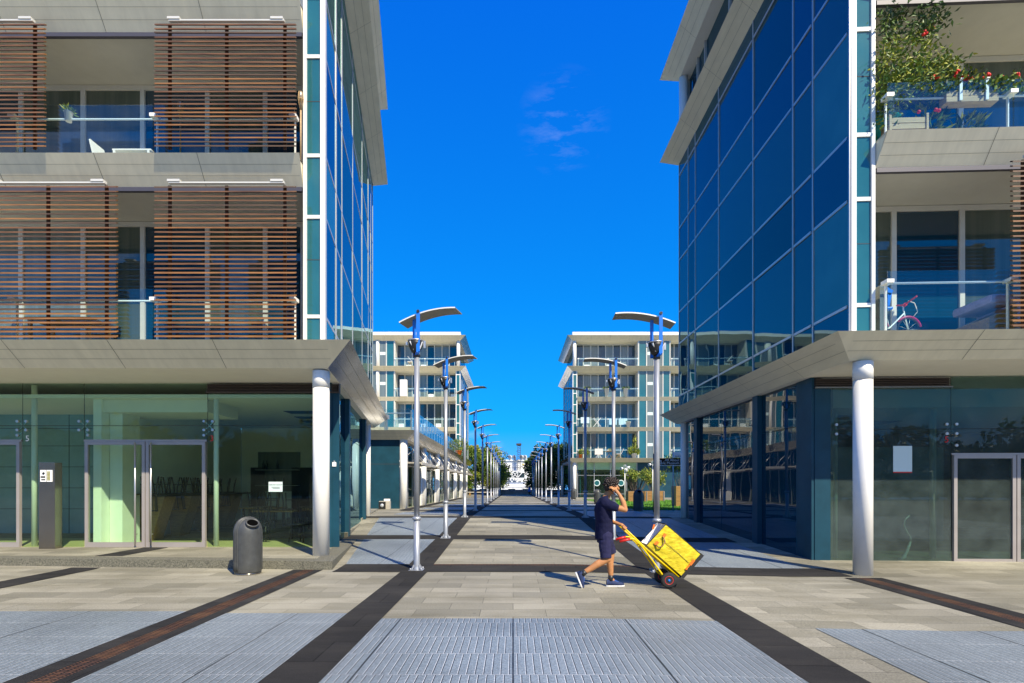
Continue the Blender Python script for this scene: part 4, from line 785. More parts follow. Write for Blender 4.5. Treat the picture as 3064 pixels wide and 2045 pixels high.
# ------------------------------------------------------------------ the two far apartment blocks
zF = dict(bot1=3.97, lip1=4.38, bot2=7.28, lip2=7.68, bot3=10.50, lip3=10.90, bot4=13.68, lip4=14.10, bot5=16.90, lip5=17.36, bars=[4.95, 6.93, 8.13, 10.1, 11.3, 13.3])
def far_block(label, B, z, mid, pal, curtain):
    C, uf, nf, us, ns = B; Ls = 10.6; Lf = 22.0
    root = thing('apartment_block', label, 'apartment block', (C[0], C[1], 0), 'far apartment blocks'); F = frame(C, uf, nf); FS = frame(C, us, ns)
    k = MB(F).use('offwhite')
    k.box(.5, 7.0, -Ls + .1, -1.4, z['bot1'], z['bot4']); k.box(7.0, 10.4, -Ls + .1, -.08, z['bot1'], z['bot5']); k.box(10.4, Lf, -Ls + .1, -1.4, z['bot1'], z['bot5'])
    k.box(.08, .5, -Ls + .1, -.05, z['bot1'], z['bot4']); k.box(.5, 7.0, -Ls + .5, -1.4, z['bot4'], z['bot5']); k.build('wall', root)
    f = MB(F).use('white'); f.box(-.005, .07, -.05, .03, z['lip1'], z['bot4']); f.box(.40, .47, -.05, .03, z['lip1'], z['bot4'])
    for zz in z['bars']: f.box(.071, .399, -.04, .012, zz - .04, zz + .04)
    f.build('corner_frame', root)
    p = MB(F).use('teal_pane'); p.box(.071, .399, -.045, -.01, z['lip1'], z['bot4']); p.build('corner_pane', root)
    # street side
    fr = MB(FS).use('mullion')
    for t in tR: fr.box(t - .03, t + .03, -.03, .03, z['bot1'] + .3, z['bot4'])
    for zz in z['bars']:
        for a, b_ in zip(tR, tR[1:]): fr.box(a + .031, b_ - .031, -.03, .02, zz - .03, zz + .03)
    fr.build('curtain_wall_frame', root)
    zs = [z['bot1'] + .3] + z['bars'] + [z['bot4']]
    for a, b_ in zip(tR, tR[1:]):
        for c, d in zip(zs, zs[1:]):
            p = MB(FS).use('blue_pane'); p.box(a + .02, b_ - .02, -.03, .005, c, d); p.build('curtain_wall_pane', root)
    p = MB(FS).use('blue_pane'); p.box(.5, Ls, -.5, -.45, z['lip4'], z['bot5']); p.build('top_floor_pane', root)
    floors = [('lip1', 'bot2'), ('lip2', 'bot3'), ('lip3', 'bot4'), ('lip4', 'bot5')]
    random.seed(len(label))
    for fi, (a, b_) in enumerate(floors):
        z0, z1 = z[a], z[b_]
        u = [.50 + .81 * i for i in range(9)]
        f = MB(F).use('frame'); f.box(.5, 7.0, -1.4, -1.30, z1 - .14, z1 - .004)
        for q in u: f.box(q - .045, q + .045, -1.4, -1.29, z0, z1 - .141)
        f.box(6.93, 7.0, -1.4, -.02, z0, z1 - .142); f.build('window_frame', root)
        for i in range(8):
            m_ = pal[fi][i % len(pal[fi])]
            p = MB(F).use(m_); p.box(u[i] + .046, u[i + 1] - .046, -1.39, -1.34, z0, z1 - .15); p.build('window', root)
            if (i * 7 + fi * 3) % 5 in (1, 2) and fi in curtain:
                p = MB(F).use('bag_in'); p.box(u[i] + .10, u[i + 1] - .12, -1.338, -1.332, z0 + .02, z0 + .55); p.build('curtain', root)
        # flush panels beside the balcony
        f = MB(F).use('frame')
        for q in (7.03, 7.88, 8.66, 9.62, 10.37): f.box(q - .05, q + .05, -.1, .03, z0, z1)
        f.build('panel_frame', root)
        for i, (q0, q1) in enumerate(((7.08, 7.83), (7.93, 8.61), (8.71, 9.57), (9.67, 10.32))):
            p = MB(F).use(('teal_pane', 'grey_pane', 'grey_pane', 'teal_pane')[i]); p.box(q0, q1, -.07, -.03, z0, z1); p.build('window', root)
            if i in (1, 2):
                p = MB(F).use('paper')
                p.box(q0 + .05, q1 - .05 if i == 1 else q0 + .3, -.028, -.024, z0 + 1.3, z0 + 1.62); p.build('window_vent', root)
        c = MB().use('white'); q = F @ Vector((8.82, .0, 0)); c.lathe([(.17, z0), (.17, z1)], (q[0], q[1], 0), 14); c.build('column', root)
        f = MB(F).use('frame')
        for q in (11.2, 12.1, 13.0, 13.9, 14.8): f.box(q - .045, q + .045, -1.4, -1.29, z0, z1)
        f.build('window_frame', root)
        for q in (10.4, 11.2, 12.1, 13.0, 13.9):
            p = MB(F).use('navy_pane' if int(q) % 2 else 'green_pane'); p.box(q + .05, q + .85, -1.39, -1.34, z0, z1); p.build('window', root)
        for a0, a1 in ((.55, 6.95), (10.5, 15)):
            g_ = MB(F).use('rail_glass'); g_.box(a0, a1, .12, .135, z0 + .02, z0 + 1.03); r = g_.build('balustrade', root)
            t = MB(F).use('white'); t.box(a0, a1, .05, .10, z0 + .84, z0 + .90)
            for q in (a0 + .03, (a0 + a1) / 2, a1 - .03): t.box(q - .02, q + .02, .05, .09, z0, z0 + .839); t.box(q - .07, q + .07, .04, .145, z0 + .82, z0 + .92)
            t.build('handrail', r)
    if True:
        c = MB().use('white'); q = F @ Vector((.22, -.15, 0)); c.lathe([(.19, z['lip4']), (.19, z['bot5'])], (q[0], q[1], 0), 18); c.build('column', root)
    so = 1.5
    m = MB(); fascia_band(m, B, [(.50, z['lip1'] + .01), (.62, z['lip1']), (.08, z['bot1']), (-so, z['bot1'] + .01)], Lf, Ls); m.build('lower_fascia', root)
    BS = ((F @ Vector((.47, 0, 0)))[:2], uf, nf, us, ns)
    for a, b_ in (('lip2', 'bot2'), ('lip3', 'bot3')):
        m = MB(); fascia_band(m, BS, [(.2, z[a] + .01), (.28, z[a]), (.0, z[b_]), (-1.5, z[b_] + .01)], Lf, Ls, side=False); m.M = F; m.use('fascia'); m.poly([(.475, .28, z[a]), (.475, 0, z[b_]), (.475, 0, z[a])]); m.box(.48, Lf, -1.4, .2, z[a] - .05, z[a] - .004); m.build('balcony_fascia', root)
    m = MB(); fascia_band(m, B, [(.50, z['lip4'] + .01), (.62, z['lip4']), (.03, z['bot4']), (-so, z['bot4'] + .01)], Lf, Ls)
    m.M = F; m.use('fascia'); m.box(0, Lf, -1.4, .5, z['lip4'] - .06, z['lip4'] - .004); m.build('upper_fascia', root)
    m = MB(); fascia_band(m, B, [(-1.0, z['lip5'] + .05), (.62, z['lip5']), (.0, z['bot5']), (-so, z['bot5'] + .01)], Lf, Ls); m.build('roof_fascia', root)
    m = MB(F).use('white'); m.box(.0, Lf, -Ls + .4, -.1, z['lip5'] - .1, z['lip5'] + .52); m.use('joint')
    for q in (3.9, 8.0, 12.1): m.box(q - .015, q + .015, -.1, -.094, z['lip5'] + .06, z['lip5'] + .5)
    m.build('roof_parapet', root)
    m = MB(F).use('alu'); m.box(6.8, 8.1, -1.6, -.9, z['lip5'] + .52, z['lip5'] + .76); m.use('black')
    for i in range(9): m.box(6.86 + i * .14, 6.93 + i * .14, -.9, -.896, z['lip5'] + .54, z['lip5'] + .68)
    m.build('roof_vent', root)
    return root, F, FS
pal1 = [['navy_pane', 'green_pane', 'navy_pane', 'green_pane', 'navy_pane', 'green_pane', 'navy_pane', 'green_pane'],
        ['navy_pane', 'grey_pane', 'green_pane', 'navy_pane', 'navy_pane', 'green_pane', 'navy_pane', 'grey_pane'],
        ['navy_pane', 'grey_pane', 'grey_pane', 'navy_pane', 'grey_pane', 'navy_pane', 'grey_pane', 'navy_pane'],
        ['navy_pane', 'grey_pane', 'grey_pane', 'navy_pane', 'grey_pane', 'navy_pane', 'grey_pane', 'navy_pane']]
BFL = ((-5.62, 57.0), (-1.0, 0.0), (0.0, -1.0), (0.0, 1.0), (1.0, 0.0))
BFR = ((6.36, 57.0), (1.0, 0.0), (0.0, -1.0), (0.0, 1.0), (-1.0, 0.0))
FLb, FLF, FLS = far_block('far apartment block behind the low shop wing, a white louvred cabinet on one balcony', BFL, zF, True, pal1, (0, 1, 2, 3))
FRb, FRF, FRS = far_block('far apartment block above the lawn with potted plants and drying laundry on its balconies', BFR, zF, True, pal1, (3,))
# ground floor of the right far block
f = MB(FRF).use('alu')
for q in (.6, 2.4, 4.15, 5.9, 7.0): f.box(q - .035, q + .035, -.75, -.66, .1, 3.96)
f.box(.6, 7.0, -.73, -.68, .55, .6); f.box(.6, 7.0, -.73, -.68, 2.55, 2.6); f.build('shop_frame', FRb)
for a, b_ in ((.6, 2.4), (2.4, 4.15), (4.15, 5.9), (5.9, 7.0)):
    p = MB(FRF).use('shop_glass'); p.box(a + .036, b_ - .036, -.715, -.70, .1, 3.96); p.build('shop_window', FRb)
p = MB(FRF).use('wall_in'); p.box(.3, 14, -5.2, -5.0, .1, 3.96); p.box(.5, 7, -5.0, -.8, 3.2, 3.96); p.build('shop_wall', FRb)
for i in range(4): p = MB(FRF).use('green_pane'); p.box(.7 + i * 1.6, 2.2 + i * 1.6, -2.6, -2.5, .9, 2.9); p.build('inner_glazing', FRb)
p = MB(FRF).use('dark_panel'); p.box(7.05, 14, -.8, -.6, .1, 3.96); p.build('ground_panel', FRb)
for i, q in enumerate((2.7, 5.3)):
    p = MB(FRF).use('paper'); c = FRF @ Vector((q, -.69, 1.75)); mm = MB(Matrix.Translation(c) @ FACE_CAM).use('paper'); mm.lathe([(.34, 0), (.34, .006)], (0, 0, 0), 20); mm.use('teal_pane'); mm.lathe([(.26, .007), (.26, .012)], (0, 0, 0), 20); mm.build('round_window_sticker', FRb)
for t, d_ in ((.22, -.15), (None, None)):
    if t is not None:
        c = MB().use('white'); q = FRF @ Vector((t, d_, 0)); c.lathe([(.19, .05), (.19, 3.97)], (q[0], q[1], 0), 18); c.build('column', FRb)
p = MB(FRS).use('dark_panel'); p.box(1.0, 10.6, -1.0, -.9, .05, 3.97); p.build('ground_panel', FRb)
c = MB().use('white'); c.lathe([(.17, .05), (.17, 3.97)], (6.2, 67.4, 0), 14); c.build('column', FRb)
p = MB(FRS).use('white'); p.box(-.05, .0, -.25, .0, 1.4, 2.6) if False else None
# ------------------------------------------------------------------ low shop wing with the roof terrace
WX, WY = -5.62, 28.1
wing = thing('shop_wing', 'low shop wing with petrol blue end wall and blue glass roof terrace railing', 'shop building', (WX, WY, 0.3))
BW = ((WX, WY), (-1.0, 0.0), (0.0, -1.0), (0.0, 1.0), (1.0, 0.0)); WF = frame(BW[0], BW[1], BW[2]); WS = frame(BW[0], BW[3], BW[4])
m = MB(); fascia_band(m, BW, [(.50, 4.41), (.60, 4.40), (.08, 3.95), (-1.6, 3.96)], 12, 41.0, back=False); m.use('fascia'); m.prism([(WX + .55, WY - .55), (WX + .55, WY + 41.5), (-20, WY + 41.5), (-20, WY - .55)], 4.36, 4.405); m.build('roof_fascia', wing)
p = MB(WF).use('dark_panel'); p.box(.24, 12, -.35, -.05, .2, 3.6); p.box(.24, 12, -.35, -.06, 3.61, 3.95); p.use('joint'); p.box(.24, 12, -.05, -.046, 2.66, 2.68); p.use('white'); p.box(.30, .36, -.05, -.02, 2.50, 2.56); p.box(.30, .36, -.05, -.02, 2.80, 2.86); p.build('end_wall', wing)
for i in range(7):
    t = .1 + 6.2 * i
    c = MB().use('white'); c.lathe([(.2, .1), (.2, 3.96)], (WX - .15, WY + t, 0), 18); c.build('column', wing)
p = MB(WS).use('wall_dk'); p.box(.4, 41, -5.0, -4.8, .1, 3.96); p.build('shop_wall', wing)
p = MB(WS).use('wall_in'); p.box(.4, 41, -4.8, -.4, 3.5, 3.94); p.build('shop_ceiling', wing)
for i in range(6):
    t0 = .35 + 6.2 * i; f = MB(WS).use('alu')
    for q in (0, 1.5, 3.0, 4.5, 5.85): f.box(t0 + q - .03, t0 + q + .03, -.34, -.25, .15, 3.94)
    f.box(t0, t0 + 5.85, -.33, -.26, 2.6, 2.68); f.box(t0, t0 + 5.85, -.33, -.26, .15, .25)
    fo = f.build('shop_front', wing)
    for q in (0, 1.5, 3.0, 4.5):
        p = MB(WS).use('shop_glass'); p.box(t0 + q + .03, t0 + q + 1.47, -.30, -.29, .25, 2.6); p.build('shop_window', fo)
        p = MB(WS).use('navy_pane'); p.box(t0 + q + .03, t0 + q + 1.47, -.30, -.29, 2.68, 3.94); p.build('transom_window', fo)
    w_ = MB(WS).use('white'); w_.box(t0 + 5.25, t0 + 5.8, -.25, -.18, .15, 2.9); w_.build('pilaster', wing)
    ca_ = MB(WS).use('concrete'); ca_.box(t0 + .2, t0 + 5.1, -.25, .75, 2.72, 2.80); ca_.box(t0 + .2, t0 + 5.1, .70, .76, 2.64, 2.719); cn = ca_.build('canopy', wing)
    for q in (.8, 1.5, 3.7, 4.4): ro = MB(WS).use('alu'); ro.tube([(t0 + q, .68, 2.8), (t0 + q, -.1, 3.85)], .022, 6); ro.build('tie_rod', cn)
g_ = MB(WS)
for i in range(24):
    p = MB(WS).use('rail_glass'); p.box(.2 - .5 + 1.2 * i, .2 - .5 + 1.2 * i + 1.17, .36, .375, 4.42, 5.52); p.build('terrace_glass', wing)
r = MB(WS).use('alu')
for i in range(25): r.box(-.32 + 1.2 * i - .02, -.32 + 1.2 * i + .01, .30, .355, 4.4, 5.45); r.box(-.32 + 1.2 * i - .05, -.32 + 1.2 * i + .04, .29, .39, 5.0, 5.08)
r.build('terrace_post', wing)
r = MB(WF).use('rail_glass'); r.box(-.4, 12, .36, .375, 4.42, 5.5); r.build('terrace_glass', wing)
r = MB(WF).use('alu'); r.tube([(-.4, .28, 5.3), (12, .28, 5.3)], .03, 8); r.box(.9, 1.06, .2, .36, 4.4, 5.25); r.box(.8, 1.2, .2, .4, 5.0, 5.2); r.build('terrace_handrail', wing)
# wall floodlight on a small block before the petrol panel
fl = thing('floodlight', 'small square floodlight standing on the paving against the petrol blue end wall', 'floodlight', (-6.55, 27.3, gz(-6, 27.3)))
z0 = gz(-6, 27.3)
m = MB().use('concrete'); m.rbox(-6.85, -6.3, 27.3, 27.6, z0, z0 + .42, .02); m.build('housing', fl)
m = MB().use('black'); m.box(-6.85, -6.5, 27.27, 27.298, z0 + .03, z0 + .39); m.build('bezel', fl)
m = MB(Matrix.Translation((-6.68, 27.262, z0 + .2)) @ FACE_CAM).use('spot'); m.lathe([(.10, 0), (.08, .03), (.02, .05)], (0, 0, 0), 16); m.build('lens', fl)
m = MB().use('sign_white'); m.rbox(-6.62, -6.32, 27.4, 27.55, z0 + .42, z0 + .53, .02); m.build('cable_box', fl)
# ------------------------------------------------------------------ street lamps
def lamp_proto(side):
    """galvanised pole, two blue plates, bowl projector aimed up at a curved reflector blade"""
    L = thing('street_lamp', 'x', 'street lamp', (0, 0, 0), 'street lamps in two rows')
    s = 1 if side < 0 else -1
    m = MB().use('galv'); m.lathe([(.070, 0), (.068, .03), (.062, .05), (.060, .08), (.060, .93)], n=16); m.lathe([(.052, 1.0), (.050, 3.98)], n=16)
    m.box(-.13, .13, -.13, .13, -.02, .012)
    for a in range(4):
        c, d = math.cos(a * 1.571 + .785), math.sin(a * 1.571 + .785); m.lathe([(.016, .012), (.016, .045)], (c * .14, d * .14, 0), 6)
        m.bar((c * .06, d * .06, .10), (c * .11, d * .11, .02), .010, .03)
    m.build('pole', L, local=True)
    m = MB().use('galv'); m.lathe([(.060, .93), (.082, .945), (.082, .985), (.052, 1.0)], n=16); m.build('collar', L, local=True)
    m = MB().use('black'); m.lathe([(.062, 3.98), (.066, 4.0), (.062, 4.03)], n=16); m.build('pole_cap', L, local=True)
    m = MB().use('blue'); m.box(.012, .078, -.12, -.10, 4.06, 4.83); m.box(-.098, -.035, .10, .12, 4.02, 4.74); m.build('mast_plate', L, local=True)
    m = MB().use('blue'); m.bar((-.066, .11, 4.06), (.045, -.11, 4.06), .035, .05); m.bar((.045, -.11, 4.06), (-.02, .0, 3.99), .06, .03); m.build('bracket', L, local=True)
    m = MB().use('black'); m.tube([(.045, -.135, 4.80), (.045, -.08, 4.80)], .028, 8); m.build('pivot', L, local=True)
    m = MB().use('black'); m.lathe([(.03, 4.035), (.075, 4.07), (.115, 4.14), (.135, 4.22), (.14, 4.27)], (-.02, 0, 0), 18); pj = m.build('projector', L, local=True)
    m = MB().use('alu'); m.lathe([(.135, 4.27), (.148, 4.272), (.148, 4.292), (.11, 4.297)], (-.02, 0, 0), 18); m.box(-.20, -.17, -.03, .03, 4.2, 4.26); m.box(.13, .165, -.02, .02, 4.15, 4.28); m.build('rim', pj, local=True)
    m = MB().use('sign_white'); m.bar((-.02 - .09, -.115, 4.25), (-.02 - .03, -.075, 4.1), .03, .01); m.bar((-.02 + .14, -.07, 4.25), (-.02 + .09, -.06, 4.12), .03, .01); m.build('fixing_arm', pj, local=True)
    n = 14; m = MB().use('blade'); T_ = Matrix.Rotation(R(-14) if side < 0 else R(-2), 4, 'Z')
    vs = []; xs = [(-.33 + 1.11 * i / n) for i in range(n + 1)]
    for th in (0, .016):
        for y in (-.06, .32):
            for x in xs: vs.append(T_ @ Vector((s * x, y, 4.825 - .24 * (x - .58) ** 2 + th)))
    k = n + 1; fs = []
    for i in range(n):
        fs += [(i, i + 1, k + i + 1, k + i), (2 * k + i, 3 * k + i, 3 * k + i + 1, 2 * k + i + 1), (i, 2 * k + i, 2 * k + i + 1, i + 1), (k + i, k + i + 1, 3 * k + i + 1, 3 * k + i)]
    fs += [(0, k, 3 * k, 2 * k), (n, 2 * k + n, 3 * k + n, k + n)]
    m.add(vs, fs); bl_ = m.build('reflector_blade', L, local=True)
    e = MB().use('white')  # white strip paints the sunlit look onto the blade's front edge
    for i in range(n): e.bar(T_ @ Vector((s * xs[i], -.062, 4.835 - .24 * (xs[i] - .58) ** 2)), T_ @ Vector((s * xs[i + 1], -.062, 4.835 - .24 * (xs[i + 1] - .58) ** 2)), .006, .022)
    e.build('blade_lit_edge', bl_, local=True)
    return L
ORD = ['nearest the viewer', 'second', 'third', 'fourth', 'fifth', 'sixth', 'seventh', 'eighth', 'ninth', 'tenth', 'eleventh', 'farthest']
for side, x in ((-1, LX), (1, RX)):
    P = lamp_proto(side)
    for i, y in enumerate(LAMP_Y):
        o = P if i == 0 else copy_tree(P)
        o.location = (x, y, gz(x, y)); WL[o.as_pointer()] = Vector(o.location)
        row = 'left row' if side < 0 else 'right row'
        o['label'] = ('street lamp with blue plates and curved blade, %s of the %s' % (ORD[i], row)) if 0 < i < 11 else ('street lamp with blue plates and curved blade, %s in the %s' % (ORD[i], row))
# ------------------------------------------------------------------ litter bins
def make_bin():
    b_ = thing('litter_bin', 'x', 'litter bin', (0, 0, 0), 'dark domed litter bins')
    n = 40
    def rad(z):   # body then dome
        return .226 if z < .70 else .226 * max(0.0, 1 - ((z - .70) / .31) ** 2.3) ** (1 / 2.3)
    prof = [(.217, .028), (.226, .045)] + [(.226, .2 + .1 * i) for i in range(6)] + [(rad(.70 + .31 * t / 12), .70 + .31 * t / 12) for t in range(1, 13)]
    prof[-1] = (.004, 1.01)
    m = MB().use('bin'); m.lathe(prof, n=n); m.build('shell', b_, local=True)
    m = MB().use('steel'); m.lathe([(.214, 0.0), (.221, .008), (.221, .02), (.214, .03)], n=n); m.build('base_ring', b_, local=True)
    # raised hoops running over the dome, in planes facing the opening (local +x)
    for q in (-.10, -.065, -.03, .005, .04, .075):
        m = MB().use('bin'); pts = []
        for t in [i / 44 for i in range(45)]:
            a = math.pi * t; z = .06; 
        zs = [.06 + .64 * i / 6 for i in range(7)] + [.70 + .31 * math.sin(i / 12 * math.pi / 2) for i in range(1, 13)]
        half = []
        for z in zs:
            r = rad(min(z, 1.009)); w = r * r - q * q
            if w > 0: half.append((q, -math.sqrt(w), z))
        pts = half + [(a, -b2, c) for a, b2, c in reversed(half)]
        m.tube(pts, .014, 6); m.build('rib', b_, local=True)
    # oval mouth on the front of the dome
    c = Vector((.173, 0, .898)); nrm = Vector((.72, 0, .69)).normalized(); side = Vector((0, 1, 0)); up2 = nrm.cross(side)
    ring = [c + nrm * .030 + side * .105 * math.cos(2 * math.pi * i / 28) + up2 * .085 * math.sin(2 * math.pi * i / 28) for i in range(28)]
    m = MB().use('bin'); m.tube(ring + ring[:2], .014, 6, cap=False)
    m.add(ring + [p - nrm * .06 for p in ring], [(i, (i + 1) % 28, 28 + (i + 1) % 28, 28 + i) for i in range(28)]); rim = m.build('mouth_rim', b_, local=True)
    m = MB().use('void'); m.poly([p - nrm * .003 for p in ring]); m.build('mouth', b_, local=True)  # flat black disc paints the shade inside the opening
    m = MB().use('joint'); m.tube([(-.14, -.178, .08), (-.14, -.178, .70)], .006, 5); m.use('alu'); m.box(-.15, -.13, -.192, -.172, .09, .13); m.box(-.15, -.13, -.192, -.172, .66, .74); m.build('door_seam', b_, local=True)
    return b_
bn = make_bin()
BINS = [((-3.53, 9.62), -42, 'dark domed litter bin with oval mouth standing before the granite plinth'),
        ((5.93, 25.3), -90, 'dark domed litter bin in shade at the edge of the green lawn'),
        ((5.75, 36.5), -20, 'dark litter bin partly hidden behind the walking man'),
        ((5.6, 49.5), 20, 'grey litter bin beside the corner column of the far apartment block')]
for i, ((x, y), a, lab) in enumerate(BINS):
    o = bn if i == 0 else copy_tree(bn); o.location = (x, y, gz(x, y)); o.rotation_euler = (0, 0, R(a)); o['label'] = lab
# shift the near one to its seen place
bn.location = (px(726, 1722, 9.41)[0], 9.6, 0)
# ------------------------------------------------------------------ intercom pillar
ip = thing('intercom_pillar', 'tall bronze steel intercom pillar in front of the lobby glass', 'intercom', (-10.4, 12.05, .157))
m = MB().use('steel'); m.rbox(-10.60, -10.24, 11.95, 12.15, .157, 2.09, .006); m.build('post', ip)
m = MB().use('sign_white'); m.box(-10.555, -10.29, 11.938, 11.949, 1.66, 1.92); pn = m.build('entry_panel', ip)
m = MB().use('brass')
for i in range(7): m.box(-10.40, -10.33, 11.932, 11.937, 1.69 + i * .03, 1.71 + i * .03)
m.build('name_plate', pn)
m = MB(Matrix.Translation((-10.48, 11.936, 1.845)) @ FACE_CAM).use('black'); m.lathe([(.03, 0), (.022, .012)], (0, 0, 0), 14); m.build('camera_eye', pn)
m = MB().use('joint'); m.box(-10.418, -10.412, 11.934, 11.937, 1.66, 1.92); m.box(-10.53, -10.44, 11.934, 11.937, 1.69, 1.72); m.box(-10.54, -10.44, 11.934, 11.937, 1.745, 1.785); m.build('speaker_slot', pn)
# ------------------------------------------------------------------ brown direction sign and the white one above it
D = 24.0; a, c = px(1962, 1392, D), px(2052, 1372, D); zz = gz(6, D)
sg = thing('direction_sign', 'brown direction sign with white lettering beside the far white column', 'sign', (a[0], D, zz))
m = MB().use('black'); m.lathe([(.05, zz), (.05, 2.98)], (a[0] - .05, D + .05, 0), 12); m.build('pole', sg)
m = MB().use('brown_sign'); m.rbox(a[0], c[0], D - .02, D + .02, a[2], c[2], .008); bd = m.build('board', sg)
m = MB().use('sign_white'); m.box(a[0], c[0], D - .018, D + .018, a[2] - .035, a[2] - .012); m.build('under_rail', sg)
t1 = Vector((px(2032, 1377, D)[0], D - .026, EYE + (CY - 1377.5) * D / FOC)); t2 = Vector((t1[0], D - .026, EYE + (CY - 1386.3) * D / FOC))
text_mesh('All About', .165, Matrix.Translation(t1) @ FACE_CAM, 'sign_white', 'lettering', bd, .004, 'RIGHT'); text_mesh('Apple Museum', .165, Matrix.Translation(t2) @ FACE_CAM, 'sign_white', 'lettering', bd, .004, 'RIGHT')
m = MB().use('sign_white'); m.rbox(a[0] + .10, a[0] + .25, D - .028, D - .0205, a[2] + .06, a[2] + .21, .003); m.use('brown_sign')
for i in range(3): m.box(a[0] + .125 + i * .038, a[0] + .148 + i * .038, D - .0305, D - .0285, a[2] + .085, a[2] + .16)
m.box(a[0] + .12, a[0] + .23, D - .0305, D - .0285, a[2] + .167, a[2] + .185); m.build('museum_symbol', bd)
D2 = 25.0; a, c = px(2015, 1370, D2), px(2062, 1353, D2)
s2 = thing('info_board', 'small white board with grey lettering above the brown direction sign', 'sign', (a[0], D2, zz))
m = MB().use('sign_white'); m.rbox(a[0], c[0], D2 - .015, D2 + .015, a[2], c[2], .006); b2_ = m.build('board', s2)
m = MB().use('galv'); m.lathe([(.03, zz), (.03, c[2] + .1)], (a[0] + .0, D2 + .05, 0), 10); m.build('pole', s2)
m = MB().use('joint')
for i in range(6): m.box(a[0] + .08 + i * .1, a[0] + .15 + i * .1, D2 - .0185, D2 - .0155, a[2] + .05, a[2] + .09)
m.build('lettering', b2_)
# ------------------------------------------------------------------ garden: planters, shrubs, spotlight posts
def shrub(par, c, rx, ry, h, n, leafm, ll, stems, seed, name='foliage', z0=0.0, lw=.3, base=.25):
    random.seed(seed); c = Vector(c)
    st_ = MB().use('bark'); fo = MB().use(*([leafm] if isinstance(leafm, str) else leafm))
    tips = []
    for i in range(stems):
        a = random.uniform(0, 6.28); r = math.sqrt(random.random())
        b0 = c + Vector((rx * .3 * r * math.cos(a), ry * .3 * r * math.sin(a), 0)); t0 = c + Vector((rx * r * math.cos(a), ry * r * math.sin(a), h * random.uniform(.55, 1)))
        mid = (b0 + t0) / 2 + Vector((random.gauss(0, .08) * rx, random.gauss(0, .08) * ry, h * .08))
        st_.tube([b0, mid, t0], [.018, .012, .004], 5, cap=False); tips += [(b0, mid, t0)]
    ms = leafm if isinstance(leafm, (list, tuple)) else [leafm]
    for i in range(n):
        b0, mid, t0 = random.choice(tips); f = random.uniform(base, 1.05) ** .6
        p = b0.lerp(mid, f * 2) if f < .5 else mid.lerp(t0, f * 2 - 1)
        p = p + Vector((random.gauss(0, .07), random.gauss(0, .07), random.gauss(0, .05)))
        fo.use(ms[(int(p.x * 5) + int(p.z * 4) + random.randint(0, 1)) % len(ms)])
        fo.leaf(p, (random.gauss(0, .6), random.gauss(0, .6), random.uniform(-.1, 1)), ll * random.uniform(.6, 1.2), ll * lw)
    st_.build('stem', par); return fo.build(name, par)
def plank_box(name, lab, x0, x1, y0, y1, z0, z1, mname, group, rows=4):
    o = thing(name, lab, 'planter', ((x0 + x1) / 2, (y0 + y1) / 2, z0), group); m = MB().use(mname); h = (z1 - z0) / rows
    for i in range(rows): m.rbox(x0, x1, y0, y1, z0 + i * h + .004, z0 + (i + 1) * h - .004, .008)
    m.build('box', o)
    m = MB().use('bark'); m.box(x0 + .04, x1 - .04, y0 + .04, y1 - .04, z1 - .06, z1 - .02) if False else m.box(x0 + .03, x1 - .03, y0 + .03, y1 - .03, z1 - .005, z1 + .01); m.build('soil', o)
    return o
zp = gz(9, 42)
for i, (x0, x1, y0, lab, lab2) in enumerate(((8.95, 10.45, 41.5, 'orange brown timber planter with bare-stemmed shrub, closest to the dark litter bin', 'tall leggy shrub with many pale stems in the planter behind the litter bin'),
                               (10.75, 12.2, 43.0, 'orange brown timber planter half behind the nearest street lamp of the right row', 'bright green bushy shrub in the planter behind the street lamp pole'))):
    o = plank_box('planter', lab, x0, x1, y0, y0 + 1.0, zp, zp + .82, 'planter', 'timber planters on the lawn')
    for xx in ((x0 + .5, x1 - .1)): 
        m = MB().use('alu'); m.box(xx, xx + .06, y0 - .05, y0 - .002, zp, zp + .8); m.build('strap', o)
    sh = thing('shrub', lab2, 'shrub', ((x0 + x1) / 2, y0 + .5, zp + .8), 'shrubs in the timber planters')
    shrub(sh, ((x0 + x1) / 2, y0 + .5, zp + .8), 1.35 if i == 0 else 1.1, .8, 1.75 if i == 0 else 1.7, 1500 if i == 0 else 1600, ['leaf_l', 'leaf_m'], .20, 46 if i == 0 else 22, 11 + i, base=.55 if i == 0 else .15)
o = plank_box('planter', 'dark planter box in shade beside the far white column', 9.45, 10.3, 31.0, 31.9, gz(9, 31), gz(9, 31) + 1.2, 'oak', 'timber planters on the lawn')
sh = thing('shrub', 'tall shaded tree-like shrub rising from the dark planter beside the white column', 'shrub', (9.9, 31.45, gz(9, 31) + 1.2)); shrub(sh, (9.9, 31.45, gz(9, 31) + 1.2), .95, .7, 2.0, 1300, ['leaf_d', 'leaf_m'], .22, 18, 31)
def spot_post(x, y, h):
    z0 = gz(9, y); o = thing('spotlight_post', 'x', 'spotlight', (x, y, z0), 'white spotlight posts by the planters')
    m = MB().use('white'); m.lathe([(.035, z0), (.035, z0 + h)], (x, y, 0), 10); m.build('post', o)
    for dx, dz, a in ((-.22, .02, -1), (.0, .22, -.2), (.24, .10, 1), (.08, -.08, .5)):
        c = Vector((x + dx, y - .05, z0 + h + dz)); d = Vector((a, -.6, -.25)).normalized()
        m = MB().use('sign_white'); m.tube([c - d * .10, c + d * .02, c + d * .12], [.05, .09, .115], 12); m.bar((x, y, z0 + h), c, .025); hd = m.build('lamp_head', o)
        m = MB().use('spot'); m.tube([c + d * .121, c + d * .126], .09, 12); m.build('lens', hd)
    return o
spot_post(px(1868, 1495, 41)[0], 40.8, 2.55)['label'] = 'white spotlight post with four lamp heads rising through the leggy shrub'
